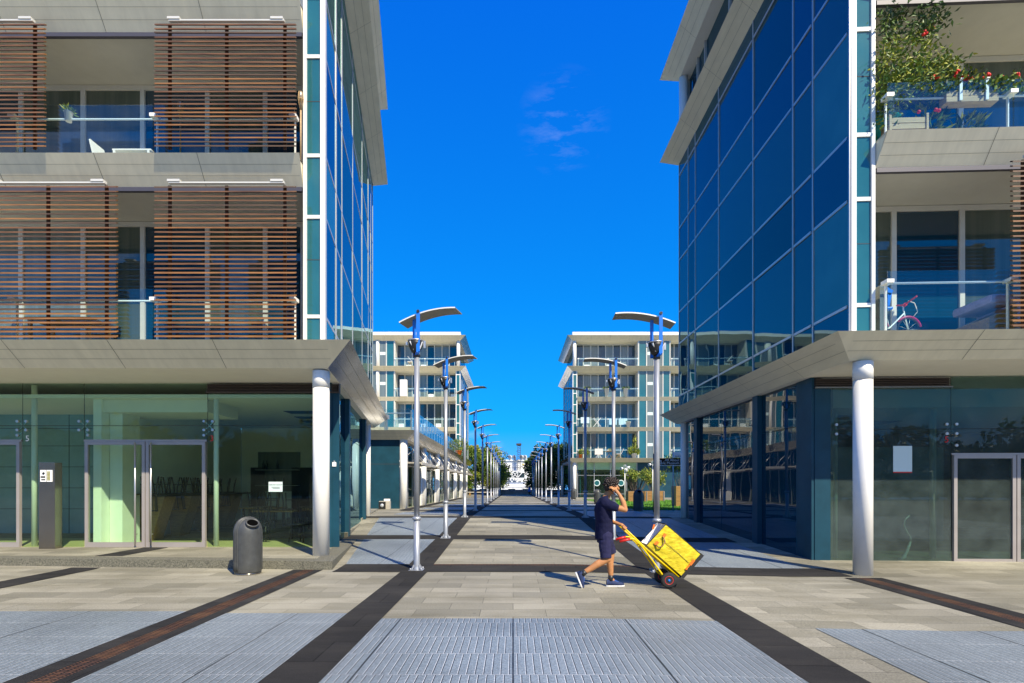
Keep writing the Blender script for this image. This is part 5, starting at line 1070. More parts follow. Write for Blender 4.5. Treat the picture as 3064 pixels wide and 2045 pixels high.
spot_post(px(1951, 1495, 41)[0], 40.8, 2.85)['label'] = 'white spotlight post with four lamp heads just left of the near lamp pole'
# ------------------------------------------------------------------ far end of the street: trees, benches, wall, railing
def tree(x, y, h, r, n, seed, leafm, lab, z0=None):
    random.seed(seed); z0 = gz(x, y) if z0 is None else z0
    o = thing('broadleaf_tree', lab, 'tree', (x, y, z0), 'trees at the end of the street')
    t = MB().use('bark'); t.tube([(x, y, z0), (x + .05, y, z0 + h * .28), (x, y, z0 + h * .45)], [.20, .15, .11], 9)
    tips = []
    for i in range(9):
        a = i * 2.4; e = random.uniform(.35, 1.0); q = Vector((x + r * .75 * math.cos(a) * random.uniform(.5, 1), y + r * .75 * math.sin(a) * random.uniform(.5, 1), z0 + h * (.35 + .55 * e)))
        t.tube([(x, y, z0 + h * (.22 + .2 * random.random())), (Vector((x, y, z0 + h * .4)) + q) / 2, q], [.08, .05, .02], 6, cap=False); tips.append(q)
    t.build('trunk', o)
    clumps = []
    for i in range(80):
        a = random.uniform(0, 6.28); cz = random.uniform(-1, 1); rr = r * math.sqrt(max(.05, 1 - cz * cz * .8)) * random.uniform(.35, 1.0)
        clumps.append((Vector((x + rr * math.cos(a), y + rr * math.sin(a), z0 + h * .56 + cz * h * .38)), random.uniform(.4, .85), random.choice(leafm)))
    f = MB()
    for i in range(n):
        c, s_, lm = random.choice(clumps); d = Vector((random.gauss(0, 1), random.gauss(0, 1), random.gauss(0, .8))).normalized()
        p = c + d * s_ * random.random() ** .4; f.use(lm if random.random() < .8 else random.choice(leafm)); f.leaf(p, d + Vector((0, 0, .15)), random.uniform(.22, .42), .18)
    f.build('crown', o); return o
TR = [(-3.3, 77.5, 6.9, 2.3, 'pale olive green tree beside the street, nearest of the left trees'), (-6.3, 77, 7.2, 2.6, 'taller rounded tree behind the left row of lamps, second from the street'), (-2.6, 83.2, 5.6, 1.8, 'smaller dark tree overhanging the quay left of the ship'),
      (-9.6, 79, 6.8, 2.7, 'dense tree half hidden behind the low shop wing'), (4.6, 77, 7.3, 2.3, 'tall dark tree beside the street, nearest of the right trees'), (7.4, 78, 7.6, 2.6, 'tall dark tree beside the corner of the right apartment block'),
      (3.7, 83.2, 5.8, 1.8, 'smaller dark tree overhanging the quay right of the ship'), (10.6, 80, 7.0, 2.7, 'dark tree mostly hidden by the right apartment block')]
for i, (x, y, h, r, lab) in enumerate(TR): tree(x, y, h, r * 1.1, 7000, 50 + i, ['leaf_m', 'leaf_m', 'leaf_l'] if x < 0 and i in (0, 1, 3) else ['leaf_d', 'leaf_m'], lab)  # brighter leaves on the left trees stand in for sunlight on them
def bench(x0, x1, y, lab):
    z0 = gz(0, y); o = thing('stone_bench', lab, 'bench', ((x0 + x1) / 2, y, z0), 'long low benches under the trees')
    m = MB().use('concrete'); m.rbox(x0, x1, y, y + .5, z0 + .38, z0 + .5, .02); m.build('seat', o)
    n = max(2, int((x1 - x0) / 2.5))
    for i in range(n + 1):
        m = MB().use('oak'); q = x0 + .15 + (x1 - x0 - .5) * i / n; m.box(q, q + .22, y + .06, y + .44, z0, z0 + .379); m.build('leg', o)
bench(-11.5, -2.6, 70, 'long pale bench under the trees behind the left row of lamps'); bench(3.3, 9.0, 70, 'long pale bench in shade behind the right row of lamps')
z0 = gz(0, 80)
w_ = MB().use('concrete'); w_.box(-14, 14, 80.2, 80.5, z0 - .2, z0 + .62); w_.rbox(-14, 14, 80.15, 80.55, z0 + .621, z0 + .69, .02); o = w_.build('quay_wall', origin=(0, 80.3, z0)); tag(o, 'low pale concrete wall closing the end of the street', 'wall')
rl = thing('quay_railing', 'thin metal railing standing along the low wall at the street end', 'railing', (0, 79.9, z0))
m = MB().use('galv'); m.tube([(-6, 79.9, z0 + 1.0), (6, 79.9, z0 + 1.0)], .03, 8); m.tube([(-6, 79.9, z0 + .55), (6, 79.9, z0 + .55)], .02, 8); m.build('handrail', rl)
for i in range(9):
    m = MB().use('galv'); m.lathe([(.03, z0), (.03, z0 + 1.0)], (-6 + i * 1.5, 79.9, 0), 8); m.build('post', rl)
for i, (x, lab) in enumerate(((9.0, 'green container on the paving under the right trees, left of the pair'), (11.0, 'green container on the paving under the right trees, right of the pair'))):
    o = thing('green_container', lab, 'container', (x, 78, z0), 'green containers under the trees')
    m = MB().use('greenbin'); m.rbox(x - .7, x + .7, 77.5, 78.5, z0 + .1, z0 + 1.15, .05); m.build('body', o); m = MB().use('greenbin'); m.rbox(x - .75, x + .75, 77.45, 78.55, z0 + 1.155, z0 + 1.28, .05); m.build('lid', o)
    for dx in (-.5, .5):
        m = MB().use('rubber'); m.tube([(x + dx, 77.45, z0 + .08), (x + dx, 77.6, z0 + .08)], .08, 10); m.build('wheel', o)
ps = thing('road_sign', 'small white rectangular sign on a thin post before the right trees', 'sign', px(1596, 1480, 72)); z1 = gz(3, 72)
X = px(1596, 1480, 72)[0]
m = MB().use('galv'); m.lathe([(.03, z1), (.03, z1 + 2.9)], (X, 72.05, 0), 8); m.build('post', ps)
m = MB().use('sign_white'); m.box(X - .13, X + .13, 71.97, 72.0, z1 + 1.75, z1 + 2.45); pl_ = m.build('plate', ps); m = MB().use('blue'); m.box(X - .09, X + .09, 71.955, 71.969, z1 + 2.1, z1 + 2.4); m.build('symbol', pl_)
# parked scooter by the wall
sc = thing('motor_scooter', 'dark motor scooter parked by the wall at the street end', 'scooter', (2.35, 77, z0)); X = 2.35
for yy in (76.5, 77.7):
    m = MB(Matrix.Translation((X, yy, z0 + .23)) @ Matrix.Rotation(R(90), 4, 'Y')).use('rubber'); m.lathe([(.1, -.05), (.21, -.055), (.23, 0), (.21, .055), (.1, .05)], (0, 0, 0), 16); m.build('wheel', sc)
m = MB().use('black'); m.tube([(X, 76.55, z0 + .3), (X, 76.75, z0 + .95)], .05, 8); m.rbox(X - .16, X + .16, 76.85, 77.5, z0 + .25, z0 + .36, .03); m.rbox(X - .17, X + .17, 77.3, 78.0, z0 + .36, z0 + .72, .08); m.build('body', sc)
m = MB().use('blue'); m.rbox(X - .2, X + .2, 76.55, 76.68, z0 + .4, z0 + 1.0, .05); m.build('front_shield', sc); m = MB().use('black'); m.rbox(X - .15, X + .15, 77.2, 78.0, z0 + .73, z0 + .84, .04); m.build('saddle', sc)
m = MB().use('black'); m.tube([(X - .32, 76.8, z0 + 1.02), (X, 76.7, z0 + 1.0), (X + .32, 76.8, z0 + 1.02)], .02, 6); m.build('handlebar', sc)
# ------------------------------------------------------------------ white ship in the harbour
sp = thing('ship', 'white ship with round vents and a lattice mast moored beyond the street end', 'ship', (0, 112, -1.2)); y = 112.0
def sx_(p_): return (p_ - CX) * y / FOC
def sz_(q_): return EYE - (q_ - CY) * y / FOC
m = MB().use('ship'); m.prism([(-11, y + 1), (-8, y - 2), (8, y - 2), (11, y + 1), (11, y + 40), (-11, y + 40)], -1.2, 1.4); m.build('hull', sp)
m = MB().use('ship'); m.box(-9, 9, y - 1, y + 30, 1.4, 4.4); m.box(-6, 6.6, y, y + 26, 4.4, 6.5); m.rbox(-6.4, 7, y - .3, y + 26, 6.5, 6.75, .05); m.build('deckhouse', sp)
m = MB().use('ship_win')
for i in range(11): m = MB().use('galv'); m.box(-5.5 + i * 1.1, -4.9 + i * 1.1, y - 1.04, y - .99, 2.0, 2.4); m.build('window', sp)
for a, b_ in ((-3.2, -.4), (.2, 2.4)): m = MB().use('ship_win'); m.box(a, b_, y - 1.05, y - .99, 2.9, 4.0); m.build('window', sp)
for p_ in (1528, 1541, 1563, 1573):
    m = MB().use('ship'); X = sx_(p_); m.tube([(X, y, 6.7), (X, y, 7.1), (X - .1, y - .25, 7.35), (X - .25, y - .55, 7.3)], [.26, .28, .36, .42], 14); vt = m.build('vent_cowl', sp)
    m = MB().use('galv'); m.tube([(X - .252, y - .553, 7.299), (X - .262, y - .573, 7.295)], .36, 14); m.build('vent_mouth', vt)
X0, X1 = sx_(1549), sx_(1557); m = MB().use('joint')
for a in (X0, X1):
    for b_ in (y - 1.6, y - 1.0): m.bar((a, b_, 4.4), (a, b_, sz_(1331)), .08)
for i in range(12):
    q = 4.5 + i * .46; m.box(X0, X1, y - 1.6, y - 1.0, q, q + .05)
    m.bar((X0, y - 1.6, q), (X1, y - 1.6, q + .46), .04)
m.rbox(X0 - .3, X1 + .2, y - 1.7, y - .9, sz_(1335), sz_(1329), .05); m.bar((X0 - .3, y - 1.3, sz_(1352)), (X0, y - 1.3, sz_(1351)), .1); m.bar((X1 - .1, y - 1.3, sz_(1329)), (X1 - .1, y - 1.3, sz_(1322)), .05); m.build('lattice_mast', sp)
m = MB().use('ship'); m.bar((sx_(1520), y - 1.8, sz_(1411)), (sx_(1566), y - 1.8, sz_(1411)), .18)
for p_, q_ in (((1533, 1431), (1549, 1411)), ((1549, 1431), (1533, 1411)), ((1549, 1430), (1572, 1404)), ((1519, 1411), (1540, 1432)), ((1533, 1411), (1533, 1432)), ((1549, 1411), (1549, 1436))):
    m.bar((sx_(p_[0]), y - 1.85, sz_(p_[1])), (sx_(q_[0]), y - 1.85, sz_(q_[1])), .14)
m.bar((sx_(1519), y - 1.8, sz_(1432)), (sx_(1578), y - 1.8, sz_(1432)), .2); m.build('stern_truss', sp)
m = MB().use('ship_win'); m.box(sx_(1534), sx_(1548), y - 1.2, y - 1.1, sz_(1430), sz_(1413)); m.build('stern_opening', sp)
m = MB().use('black')
for i in range(9): X = sx_(1523 + i * 5.2); m.bar((X, y - 1.3, 4.4), (X + random.gauss(0, .1), y - 1.3, 4.4 + random.uniform(.5, 1.1)), .06)
m.bar((sx_(1520), y - 1.3, 5.1), (sx_(1572), y - 1.3, 5.1), .04); m.build('deck_railing', sp)
m = MB().use('yellow'); m.tube([(sx_(1565), y - 1.4, sz_(1395)), (sx_(1565), y - 1.4, sz_(1390))], .14, 8); m.build('deck_lamp', sp)
for i in range(5):
    X = -5 + i * 2.4; o = thing('moored_boat', ['small white motor boat moored leftmost before the ship', 'small white boat with dark canopy second from left before the ship', 'white boat moored in the middle before the ship', 'white boat with blue hull band fourth along the quay', 'small white boat moored rightmost before the ship'][i], 'boat', (X, 90, -1.2), 'small boats moored at the quay')
    m = MB().use('ship'); m.add([(X - .9, 88, -1.2), (X + .9, 88, -1.2), (X + .9, 92, -1.2), (X, 94, -1.2), (X - .9, 92, -1.2), (X - 1.1, 88, .3), (X + 1.1, 88, .3), (X + 1.1, 92, .4), (X, 94.6, .6), (X - 1.1, 92, .4)], [(0, 1, 6, 5), (1, 2, 7, 6), (2, 3, 8, 7), (3, 4, 9, 8), (4, 0, 5, 9), (5, 6, 7, 8, 9)]); m.build('hull', o)
    m = MB().use('ship'); m.rbox(X - .75, X + .75, 89.5, 91.5, .35, 1.0 + .15 * (i % 2), .12); cb_ = m.build('cabin', o); m = MB().use('ship_win'); m.box(X - .6, X + .6, 89.47, 89.51, .6, .88); m.build('window', cb_)

# wooded edge of the square behind the viewer: only the glass fronts show it
random.seed(77); tl = MB()
for i in range(15000):
    x = random.uniform(-70, 70); z = 10.5 * random.random() ** .8 * (.75 + .25 * math.sin(x * .35) * math.sin(x * .13 + 1)); y = -44 + random.gauss(0, 2.5)
    tl.use(random.choice(('leaf_d', 'leaf_d', 'leaf_m'))); tl.leaf((x, y, z), (random.gauss(0, 1), random.gauss(0, 1), random.gauss(0, 1)), random.uniform(.5, 1.1), .6)
tl.use('leaf_d')  # solid backing added so no bright gaps mirror in the glass
q = [(-70 + 2 * k, 6.2 + 1.5 * mnoise.noise(Vector((k * .23, 3, 0))) + .6 * mnoise.noise(Vector((k * .9, 1, 0)))) for k in range(71)]
for (a, za), (b_, zb_) in zip(q, q[1:]): tl.add([(a, -46, 0), (b_, -46, 0), (b_, -46, zb_), (a, -46, za), (a, -48, 0), (b_, -48, 0), (b_, -48, zb_), (a, -48, za)], [(0, 1, 2, 3), (3, 2, 6, 7), (4, 7, 6, 5)])
o = tl.build('treeline', origin=(0, -44, 0)); tag(o, 'dark wooded edge of the square mirrored in the shop glass', 'trees', kind='stuff')
# ------------------------------------------------------------------ the man with the hand truck
PX, PY = 1.445, 8.37
PO = Vector((PX, PY, gz(PX, PY)))
def rem(mb, name, parent, vox=0.006, smooth=3, disp=0.0, dscale=14):
    """fuse the collected shapes into one continuous skin"""
    me = bpy.data.meshes.new(name); me.from_pydata(mb.v, [], mb.f)
    for m in mb.mats[:1]: me.materials.append(m)
    o = bpy.data.objects.new(name, me); COL.objects.link(o)
    r = o.modifiers.new('r', 'REMESH'); r.mode = 'VOXEL'; r.voxel_size = vox; r.use_smooth_shade = True
    s_ = o.modifiers.new('s', 'SMOOTH'); s_.factor = .5; s_.iterations = smooth
    dg = bpy.context.evaluated_depsgraph_get(); dg.update()
    nm = bpy.data.meshes.new_from_object(o.evaluated_get(dg)); bpy.data.objects.remove(o)
    if disp:
        nm.update()
        ns_ = [v.normal.copy() for v in nm.vertices]
        for v, n in zip(nm.vertices, ns_):
            q = v.co * dscale; v.co += n * disp * (mnoise.noise(Vector((q.x, q.y, q.z * .6))) + .5 * mnoise.noise(q * 2.3))
    nm.polygons.foreach_set('use_smooth', [True] * len(nm.polygons)); nm.name = name
    if not nm.materials: nm.materials.append(mb.mats[0])
    c = bpy.data.objects.new(name, nm); COL.objects.link(c); c.parent = parent; WL[c.as_pointer()] = WL[parent.as_pointer()].copy(); return c
def limb(mb, pts, rs, n=14):
    """tapered limb with round ends, resampled so that the joints stay full"""
    P_ = [Vector(p) for p in pts]; mb.tube(P_, list(rs), n)
    for p, r in zip(P_, rs): mb.ball(p, r * .99, 14, 10)
def rings(mb, rr, n=24):
    """closed loft through ellipses (cx, cy, cz, rx, ry, tilt)"""
    vs = []; fs = []
    for cx, cy, cz, rx, ry, tl in rr:
        for k in range(n):
            t = 2 * math.pi * k / n; a, b_ = rx * math.cos(t), ry * math.sin(t); vs.append((cx + a, cy + b_, cz + a * tl))
    for i in range(len(rr) - 1):
        for k in range(n): fs.append((i * n + k, i * n + (k + 1) % n, (i + 1) * n + (k + 1) % n, (i + 1) * n + k))
    fs.append(tuple(reversed(range(n)))); fs.append(tuple((len(rr) - 1) * n + k for k in range(n)))
    mb.add(vs, fs)
man = thing('person', 'man in navy T-shirt and shorts walking, hand at his ear, pulling a yellow cart', 'person', PO)
HC = Vector((.095, -.005, 1.580))
b = MB().use('skin')
# head, jaw, nose, brow, lips, ear, neck
b.ball(HC, (.094, .073, .112), 24, 18); b.ball(HC + Vector((.022, 0, -.058)), (.066, .058, .068), 18, 14); b.ball(HC + Vector((.062, 0, -.100)), (.024, .026, .022), 12, 8)
b.tube([HC + Vector((.088, 0, .012)), HC + Vector((.104, 0, -.022)), HC + Vector((.116, 0, -.044))], [.010, .013, .015], 10); b.ball(HC + Vector((.113, 0, -.046)), (.013, .017, .012), 10, 8)
b.tube([HC + Vector((.082, -.038, .020)), HC + Vector((.092, 0, .024)), HC + Vector((.082, .038, .020))], .011, 8)
b.tube([HC + Vector((.080, -.022, -.074)), HC + Vector((.091, 0, -.072)), HC + Vector((.080, .022, -.074))], .008, 8); b.tube([HC + Vector((.078, -.020, -.084)), HC + Vector((.087, 0, -.084)), HC + Vector((.078, .020, -.084))], .007, 8)
for s_ in (-1, 1):
    b.ball(HC + Vector((-.006, s_ * .073, -.012)), (.019, .009, .032), 12, 8); b.ball(HC + Vector((.058, s_ * .048, -.036)), (.026, .018, .022), 12, 8)
limb(b, [(-.01, 0, 1.36), (.03, 0, 1.44), (.065, 0, 1.51)], [.062, .053, .052])
rings(b, [(-.02, 0, .86, .09, .13, 0), (-.02, 0, 1.05, .09, .13, 0), (-.02, 0, 1.25, .095, .15, 0), (-.02, 0, 1.35, .07, .15, 0), (-.01, 0, 1.40, .05, .07, 0)])
# near arm raised to the ear
limb(b, [(-.025, -.165, 1.345), (.10, -.215, 1.265), (.262, -.225, 1.222)], [.056, .050, .041]); limb(b, [(.262, -.225, 1.222), (.240, -.205, 1.33), (.185, -.160, 1.455)], [.041, .042, .027])
b.ball((.150, -.135, 1.500), (.026, .022, .036), 14, 10); limb(b, [(.180, -.155, 1.46), (.150, -.132, 1.505), (.128, -.115, 1.535)], [.026, .028, .024])
fing = [((.138, -.112, 1.532), (.105, -.098, 1.560), (.078, -.092, 1.578), (.060, -.090, 1.570)), ((.126, -.122, 1.537), (.092, -.112, 1.566), (.064, -.103, 1.580), (.047, -.098, 1.570)),
        ((.115, -.130, 1.534), (.080, -.124, 1.558), (.056, -.113, 1.568), (.042, -.106, 1.556)), ((.107, -.136, 1.526), (.076, -.134, 1.544), (.056, -.124, 1.550), (.046, -.116, 1.541))]
for f in fing: limb(b, f, [.0095, .009, .0082, .0075], 8)
limb(b, [(.165, -.122, 1.495), (.150, -.100, 1.520), (.132, -.086, 1.532)], [.012, .0105, .009], 8)
# far arm reaching forward to the cart handle
limb(b, [(.0, .165, 1.335), (.02, .205, 1.20), (.045, .215, 1.065)], [.055, .048, .041]); limb(b, [(.045, .215, 1.065), (.12, .14, 1.02), (.222, .045, .985)], [.041, .038, .026])
limb(b, [(.222, .045, .985), (.262, .015, .972)], [.026, .027])
H0 = Vector((.285, .0, .938)); hd = Vector((.281 - .589, 0, .94 - .645)).normalized()      # handle bar axis
for i, o_ in enumerate((-.028, -.009, .010, .028)):
    c = H0 - hd * (o_ + .01); n1 = Vector((hd.z, 0, -hd.x))
    if n1.z < 0: n1 = -n1
    k = [c + n1 * .030 + Vector((-.008, .012, 0)), c + n1 * .024 + Vector((0, -.026, 0)), c + n1 * -.008 + Vector((0, -.034, 0)), c + n1 * -.028 + Vector((0, -.012, 0))]
    limb(b, k, [.0105, .0098, .009, .008], 8)
limb(b, [(.262, .020, .970), H0 + Vector((.005, .026, .012)), H0 + Vector((.018, .022, -.022))], [.014, .011, .009], 8); b.ball((.268, .010, .965), (.034, .026, .026), 14, 10)
# legs: near leg trails on its toe, far leg carries the weight
limb(b, [(-.02, -.085, .86), (-.015, -.088, .66), (.018, -.090, .455)], [.085, .075, .056]); limb(b, [(.018, -.090, .455), (-.14, -.090, .375), (-.235, -.090, .31), (-.345, -.090, .245)], [.055, .058, .047, .036])
limb(b, [(-.345, -.090, .245), (-.41, -.09, .15)], [.037, .034])
limb(b, [(.0, .085, .86), (.06, .088, .68), (.108, .090, .505)], [.085, .075, .056]); limb(b, [(.108, .090, .505), (.088, .090, .37), (.098, .090, .24), (.105, .090, .12)], [.054, .057, .046, .035]); limb(b, [(.105, .09, .12), (.16, .09, .06)], [.034, .03])
body = rem(b, 'body', man, .0055, 2)
for s_ in (-1, 1):
    e = MB().use('sole'); e.ball(HC + Vector((.073, s_ * .031, .002)), .0125, 10, 8); ey = e.build('eye', man, local=True); e = MB().use('black'); e.ball(HC + Vector((.0815, s_ * .033, .002)), .006, 8, 6); e.build('iris', ey, local=True)
# curly hair: overlapping locks over the skull, longer on top
random.seed(5); h = MB().use('hair')
for i in range(420):
    a, z_ = random.uniform(0, 6.283), random.uniform(-.55, 1.0); r = math.sqrt(1 - z_ * z_); d = Vector((r * math.cos(a), r * math.sin(a), z_))
    if d.x > .55 and d.z < .50: continue
    if d.z < -.05 and d.x > -.15: continue
    if d.z < .1 and d.x > .30: continue
    if abs(d.y) > .5 and d.z < .12 and d.x > -.2: continue
    p = HC + Vector((d.x * .094, d.y * .074, d.z * .112)); L_ = (.030 if d.z > .2 else .014) * random.uniform(.7, 1.5); t1 = d.cross(Vector((random.gauss(0, 1), random.gauss(0, 1), random.gauss(0, 1)))).normalized()
    h.tube([p - d * .012, p + d * L_ * .6 + t1 * .012, p + d * L_ + t1 * .028 * random.uniform(.4, 1), p + d * L_ * .7 + t1 * .042], [.013, .013, .010, .005], 6)
h.ball(HC + Vector((-.012, 0, .022)), (.095, .080, .112), 20, 14)
h.build('hair', man, local=True)
h = MB().use('hair'); 
for s_ in (-1, 1): h.tube([HC + Vector((.078, s_ * .048, .024)), HC + Vector((.094, s_ * .022, .030))], .006, 6)
h.build('eyebrow', man, local=True)
# pale blue face mask pulled down under the chin
m = MB().use('cloth'); m.tube([HC + Vector((.03, -.062, -.09)), HC + Vector((.068, -.045, -.122)), HC + Vector((.088, 0, -.132)), HC + Vector((.068, .045, -.122)), HC + Vector((.03, .062, -.09))], [.012, .024, .030, .024, .012], 10); m.build('face_mask', man, local=True)
# T-shirt
b = MB().use('navy')
rings(b, [(-.020, 0, .762, .146, .185, .03), (-.020, 0, .80, .146, .184, .02), (-.022, 0, .90, .138, .178, 0), (-.026, 0, 1.02, .134, .178, 0), (-.030, 0, 1.14, .136, .188, 0), (-.034, 0, 1.24, .132, .200, 0), (-.036, 0, 1.32, .112, .190, 0), (-.030, 0, 1.375, .082, .150, .1), (-.016, 0, 1.415, .068, .085, .25), (-.006, 0, 1.43, .060, .064, .35)])
limb(b, [(-.03, -.150, 1.335), (.05, -.190, 1.285), (.120, -.215, 1.258)], [.078, .073, .070]); limb(b, [(-.02, .150, 1.33), (.005, .195, 1.24), (.02, .205, 1.16)], [.078, .072, .068])
rem(b, 'shirt', man, .007, 3, .012, 8)
b = MB().use('navy2')
rings(b, [(-.012, 0, .70, .118, .165, 0), (-.015, 0, .80, .128, .170, 0), (-.018, 0, .92, .122, .160, 0)])
limb(b, [(-.015, -.082, .82), (-.018, -.088, .66), (-.012, -.092, .55)], [.108, .100, .088]); b.tube([(-.014, -.09, .60), (-.010, -.092, .475)], [.092, .084], 18)
limb(b, [(.0, .082, .82), (.055, .088, .68), (.085, .090, .60)], [.108, .098, .084]); b.tube([(.075, .09, .64), (.112, .090, .515)], [.088, .077], 18)
rem(b, 'shorts', man, .007, 3, .009, 10)
def shoe(ankle, heel, toe, nrm, y, w=.047):
    """low running shoe from heel to toe; nrm points out of the instep"""
    hl, te, n = Vector(heel), Vector(toe), Vector(nrm).normalized(); d = (te - hl).normalized(); L_ = (te - hl).length
    u = MB().use('shoe'); sd_ = Vector((0, 1, 0))
    prof = [(0.0, .040, .075), (.10, .046, .098), (.30, .046, .098), (.45, .045, .078), (.65, .050, .055), (.85, .046, .040), (1.0, .026, .026)]
    vs = []; fs = []; N = 14
    for t, w_, h_ in prof:
        c = hl + d * (L_ * t) + n * .022
        for k in range(N):
            a = math.pi * k / (N - 1); vs.append(c + sd_ * (w_ * math.cos(a)) + n * (h_ * max(0.0, math.sin(a)) ** .7))
    for i in range(len(prof) - 1):
        for k in range(N - 1): fs.append((i * N + k, i * N + k + 1, (i + 1) * N + k + 1, (i + 1) * N + k))
        fs.append((i * N + N - 1, i * N, (i + 1) * N, (i + 1) * N + N - 1))
    fs.append(tuple(range(N))); fs.append(tuple((len(prof) - 1) * N + k for k in reversed(range(N))))
    u.smooth = True; u.add(vs, fs); s_ = u.build('shoe', man, local=True)
    b_ = MB().use('sole'); vs = []; rows = [(-.03, .036), (.08, .045), (.35, .043), (.65, .054), (.88, .050), (1.03, .026)]
    for t, w_ in rows:
        c = hl + d * (L_ * t)
        for q in (0, .02): vs += [c + sd_ * w_ + n * q, c - sd_ * w_ + n * q]
    fs = []
    for i in range(len(rows) - 1):
        a, e = i * 4, i * 4 + 4; fs += [(a, e, e + 1, a + 1), (a + 2, a + 3, e + 3, e + 2), (a, a + 2, e + 2, e), (a + 1, e + 1, e + 3, a + 3)]
    fs += [(0, 1, 3, 2), (20, 22, 23, 21)]; b_.add(vs, fs); b_.build('sole', s_, local=True)
    l_ = MB().use('laces')
    for t in (.44, .51, .58, .65): c = hl + d * (L_ * t) + n * (.022 + .082 - .05 * (t - .40) * 4 * .6); l_.tube([c + sd_ * .026 - n * .006, c + n * .004, c - sd_ * .026 - n * .006], .005, 6)
    l_.build('lace', s_, local=True)
    k_ = MB().use('black'); k_.tube([Vector(ankle), hl + d * (L_ * .24) + n * .085], [.041, .043], 14); k_.build('sock', man, local=True)
shoe((.102, .09, .175), (.035, .09, .0), (.308, .09, .0), (0, 0, 1), .09)
shoe((-.318, -.09, .262), (-.478, -.09, .235), (-.385, -.09, .002), (.93, 0, .37), -.09)
# ------------------------------------------------------------------ hand truck
ct = thing('hand_truck', 'yellow two-wheeled hand truck with red grips, tilted and held by the walking man', 'hand truck', PO + Vector((.98, .16, 0)))
def Q(zx, zy, y=0.0): return PO + Vector(((zx - 490) / 713, y, (1405 - zy) / 713))
m = MB().use('yellow'); Y0, Y1 = .0, .32
for y in (Y0, Y1):
    m.tube([Q(690, 735, y), Q(800, 838, y), Q(910, 945, y), Q(1110, 1118, y), Q(1310, 1290, y)], .0155, 10)
    m.tube([Q(815, 855, y), Q(905, 960, y), Q(1010, 1100, y), Q(1130, 1270, y), Q(1190, 1322, y)], .014, 10)
    m.tube([Q(905, 950, y), Q(850, 905, y), Q(815, 868, y), Q(775, 865, y), Q(700, 882, y)], .014, 10)
for z_ in ((910, 945), (1110, 1118), (1290, 1272)): m.tube([Q(*z_, Y0), Q(*z_, Y1)], .012, 8)
m.tube([Q(690, 735, Y0), Q(676, 722, Y0 + .02), Q(674, 720, Y1 - .02), Q(690, 735, Y1)], .0155, 10); m.tube([Q(1075, 1110, .08), Q(1085, 1128, .08), Q(1110, 1122, .08)], .008, 6)
m.build('frame', ct)
for y in (Y0, Y1):
    m = MB().use('red'); m.tube([Q(765, 868, y), Q(720, 878, y), Q(648, 898, y)], [.019, .0205, .020], 12); m.build('grip', ct)
for y in (Y0 - .035, Y1 + .035):
    c = Q(1190, 1322, y); mt = Matrix.Translation(c) @ Matrix.Rotation(R(90), 4, 'X')
    w_ = MB(mt).use('rubber'); w_.lathe([(.066, -.026), (.105, -.031), (.117, -.022), (.121, 0), (.117, .022), (.105, .031), (.066, .026)], n=30)
    for k in range(30):
        a = 2 * math.pi * k / 30; w_.box(.1195 * math.cos(a) - .004, .1195 * math.cos(a) + .004, .1195 * math.sin(a) - .004, .1195 * math.sin(a) + .004, -.02, .02)
    wo_ = w_.build('wheel', ct)
    r_ = MB(mt).use('red'); r_.lathe([(.020, -.02), (.030, .024), (.055, .014), (.060, .027), (.067, .028), (.067, -.028)], n=24)
    r_.build('rim', wo_)
    r_ = MB(mt).use('blue'); r_.lathe([(.020, -.03), (.020, .034), (.012, .040)], n=12); r_.build('hub', wo_)
    r_ = MB(mt).use('joint')
    for k in range(5): a = k * 1.257; r_.lathe([(.008, .0155), (.008, .0235)], (.043 * math.cos(a), .043 * math.sin(a), 0), 8)
    r_.build('rim_hole', wo_)
m = MB().use('steel'); m.tube([Q(1190, 1322, Y0 - .03), Q(1190, 1322, Y1 + .03)], .010, 8); m.build('axle', ct)
m = MB().use('black'); m.extrude([Q(1318, 1296, Y0 - .02), Q(1318, 1296, Y1 + .02), Q(1440, 1165, Y1 + .02), Q(1440, 1165, Y0 - .02)], Vector((.006, 0, -.006))); m.build('toe_plate', ct)
# ------------------------------------------------------------------ yellow insulated bag standing on the truck
A_, B_, C_, D_ = (945, 932), (1160, 700), (1545, 1030), (1330, 1272); YA, YB = -.035, .36
bg = thing('delivery_bag', 'yellow tarpaulin delivery box with orange straps, open at the top, riding on the hand truck', 'delivery bag', Q(1245, 985, .16))
m = MB().use('bag'); t = .008
def quad3(p, q, r, s_, y0, y1): return [Q(*p, y0), Q(*q, y0), Q(*r, y0), Q(*s_, y0)]
def grid(mb, a, b_, c, d, nrm, amp, n=14):
    """slightly quilted sheet between four corners"""
    vs = []; fs = []
    for i in range(n + 1):
        for j in range(n + 1):
            u, v_ = i / n, j / n; p = a.lerp(b_, u).lerp(d.lerp(c, u), v_); e = min(u, 1 - u, v_, 1 - v_)
            vs.append(p + nrm * (amp * (mnoise.noise(p * 9) + .6 * mnoise.noise(p * 23)) * min(1, e * 8) + amp * .9 * min(1, e * 4)))
    for i in range(n):
        for j in range(n): fs.append((i * (n + 1) + j, (i + 1) * (n + 1) + j, (i + 1) * (n + 1) + j + 1, i * (n + 1) + j + 1))
    mb.smooth = True; mb.add(vs, fs); mb.smooth = False
axl = (Q(*D_) - Q(*A_)).normalized(); axp = (Q(*B_) - Q(*A_)).normalized()
grid(m, Q(*A_, YA), Q(*D_, YA), Q(*C_, YA), Q(*B_, YA), Vector((0, -1, 0)), .007); grid(m, Q(*A_, YB), Q(*D_, YB), Q(*C_, YB), Q(*B_, YB), Vector((0, 1, 0)), .007)
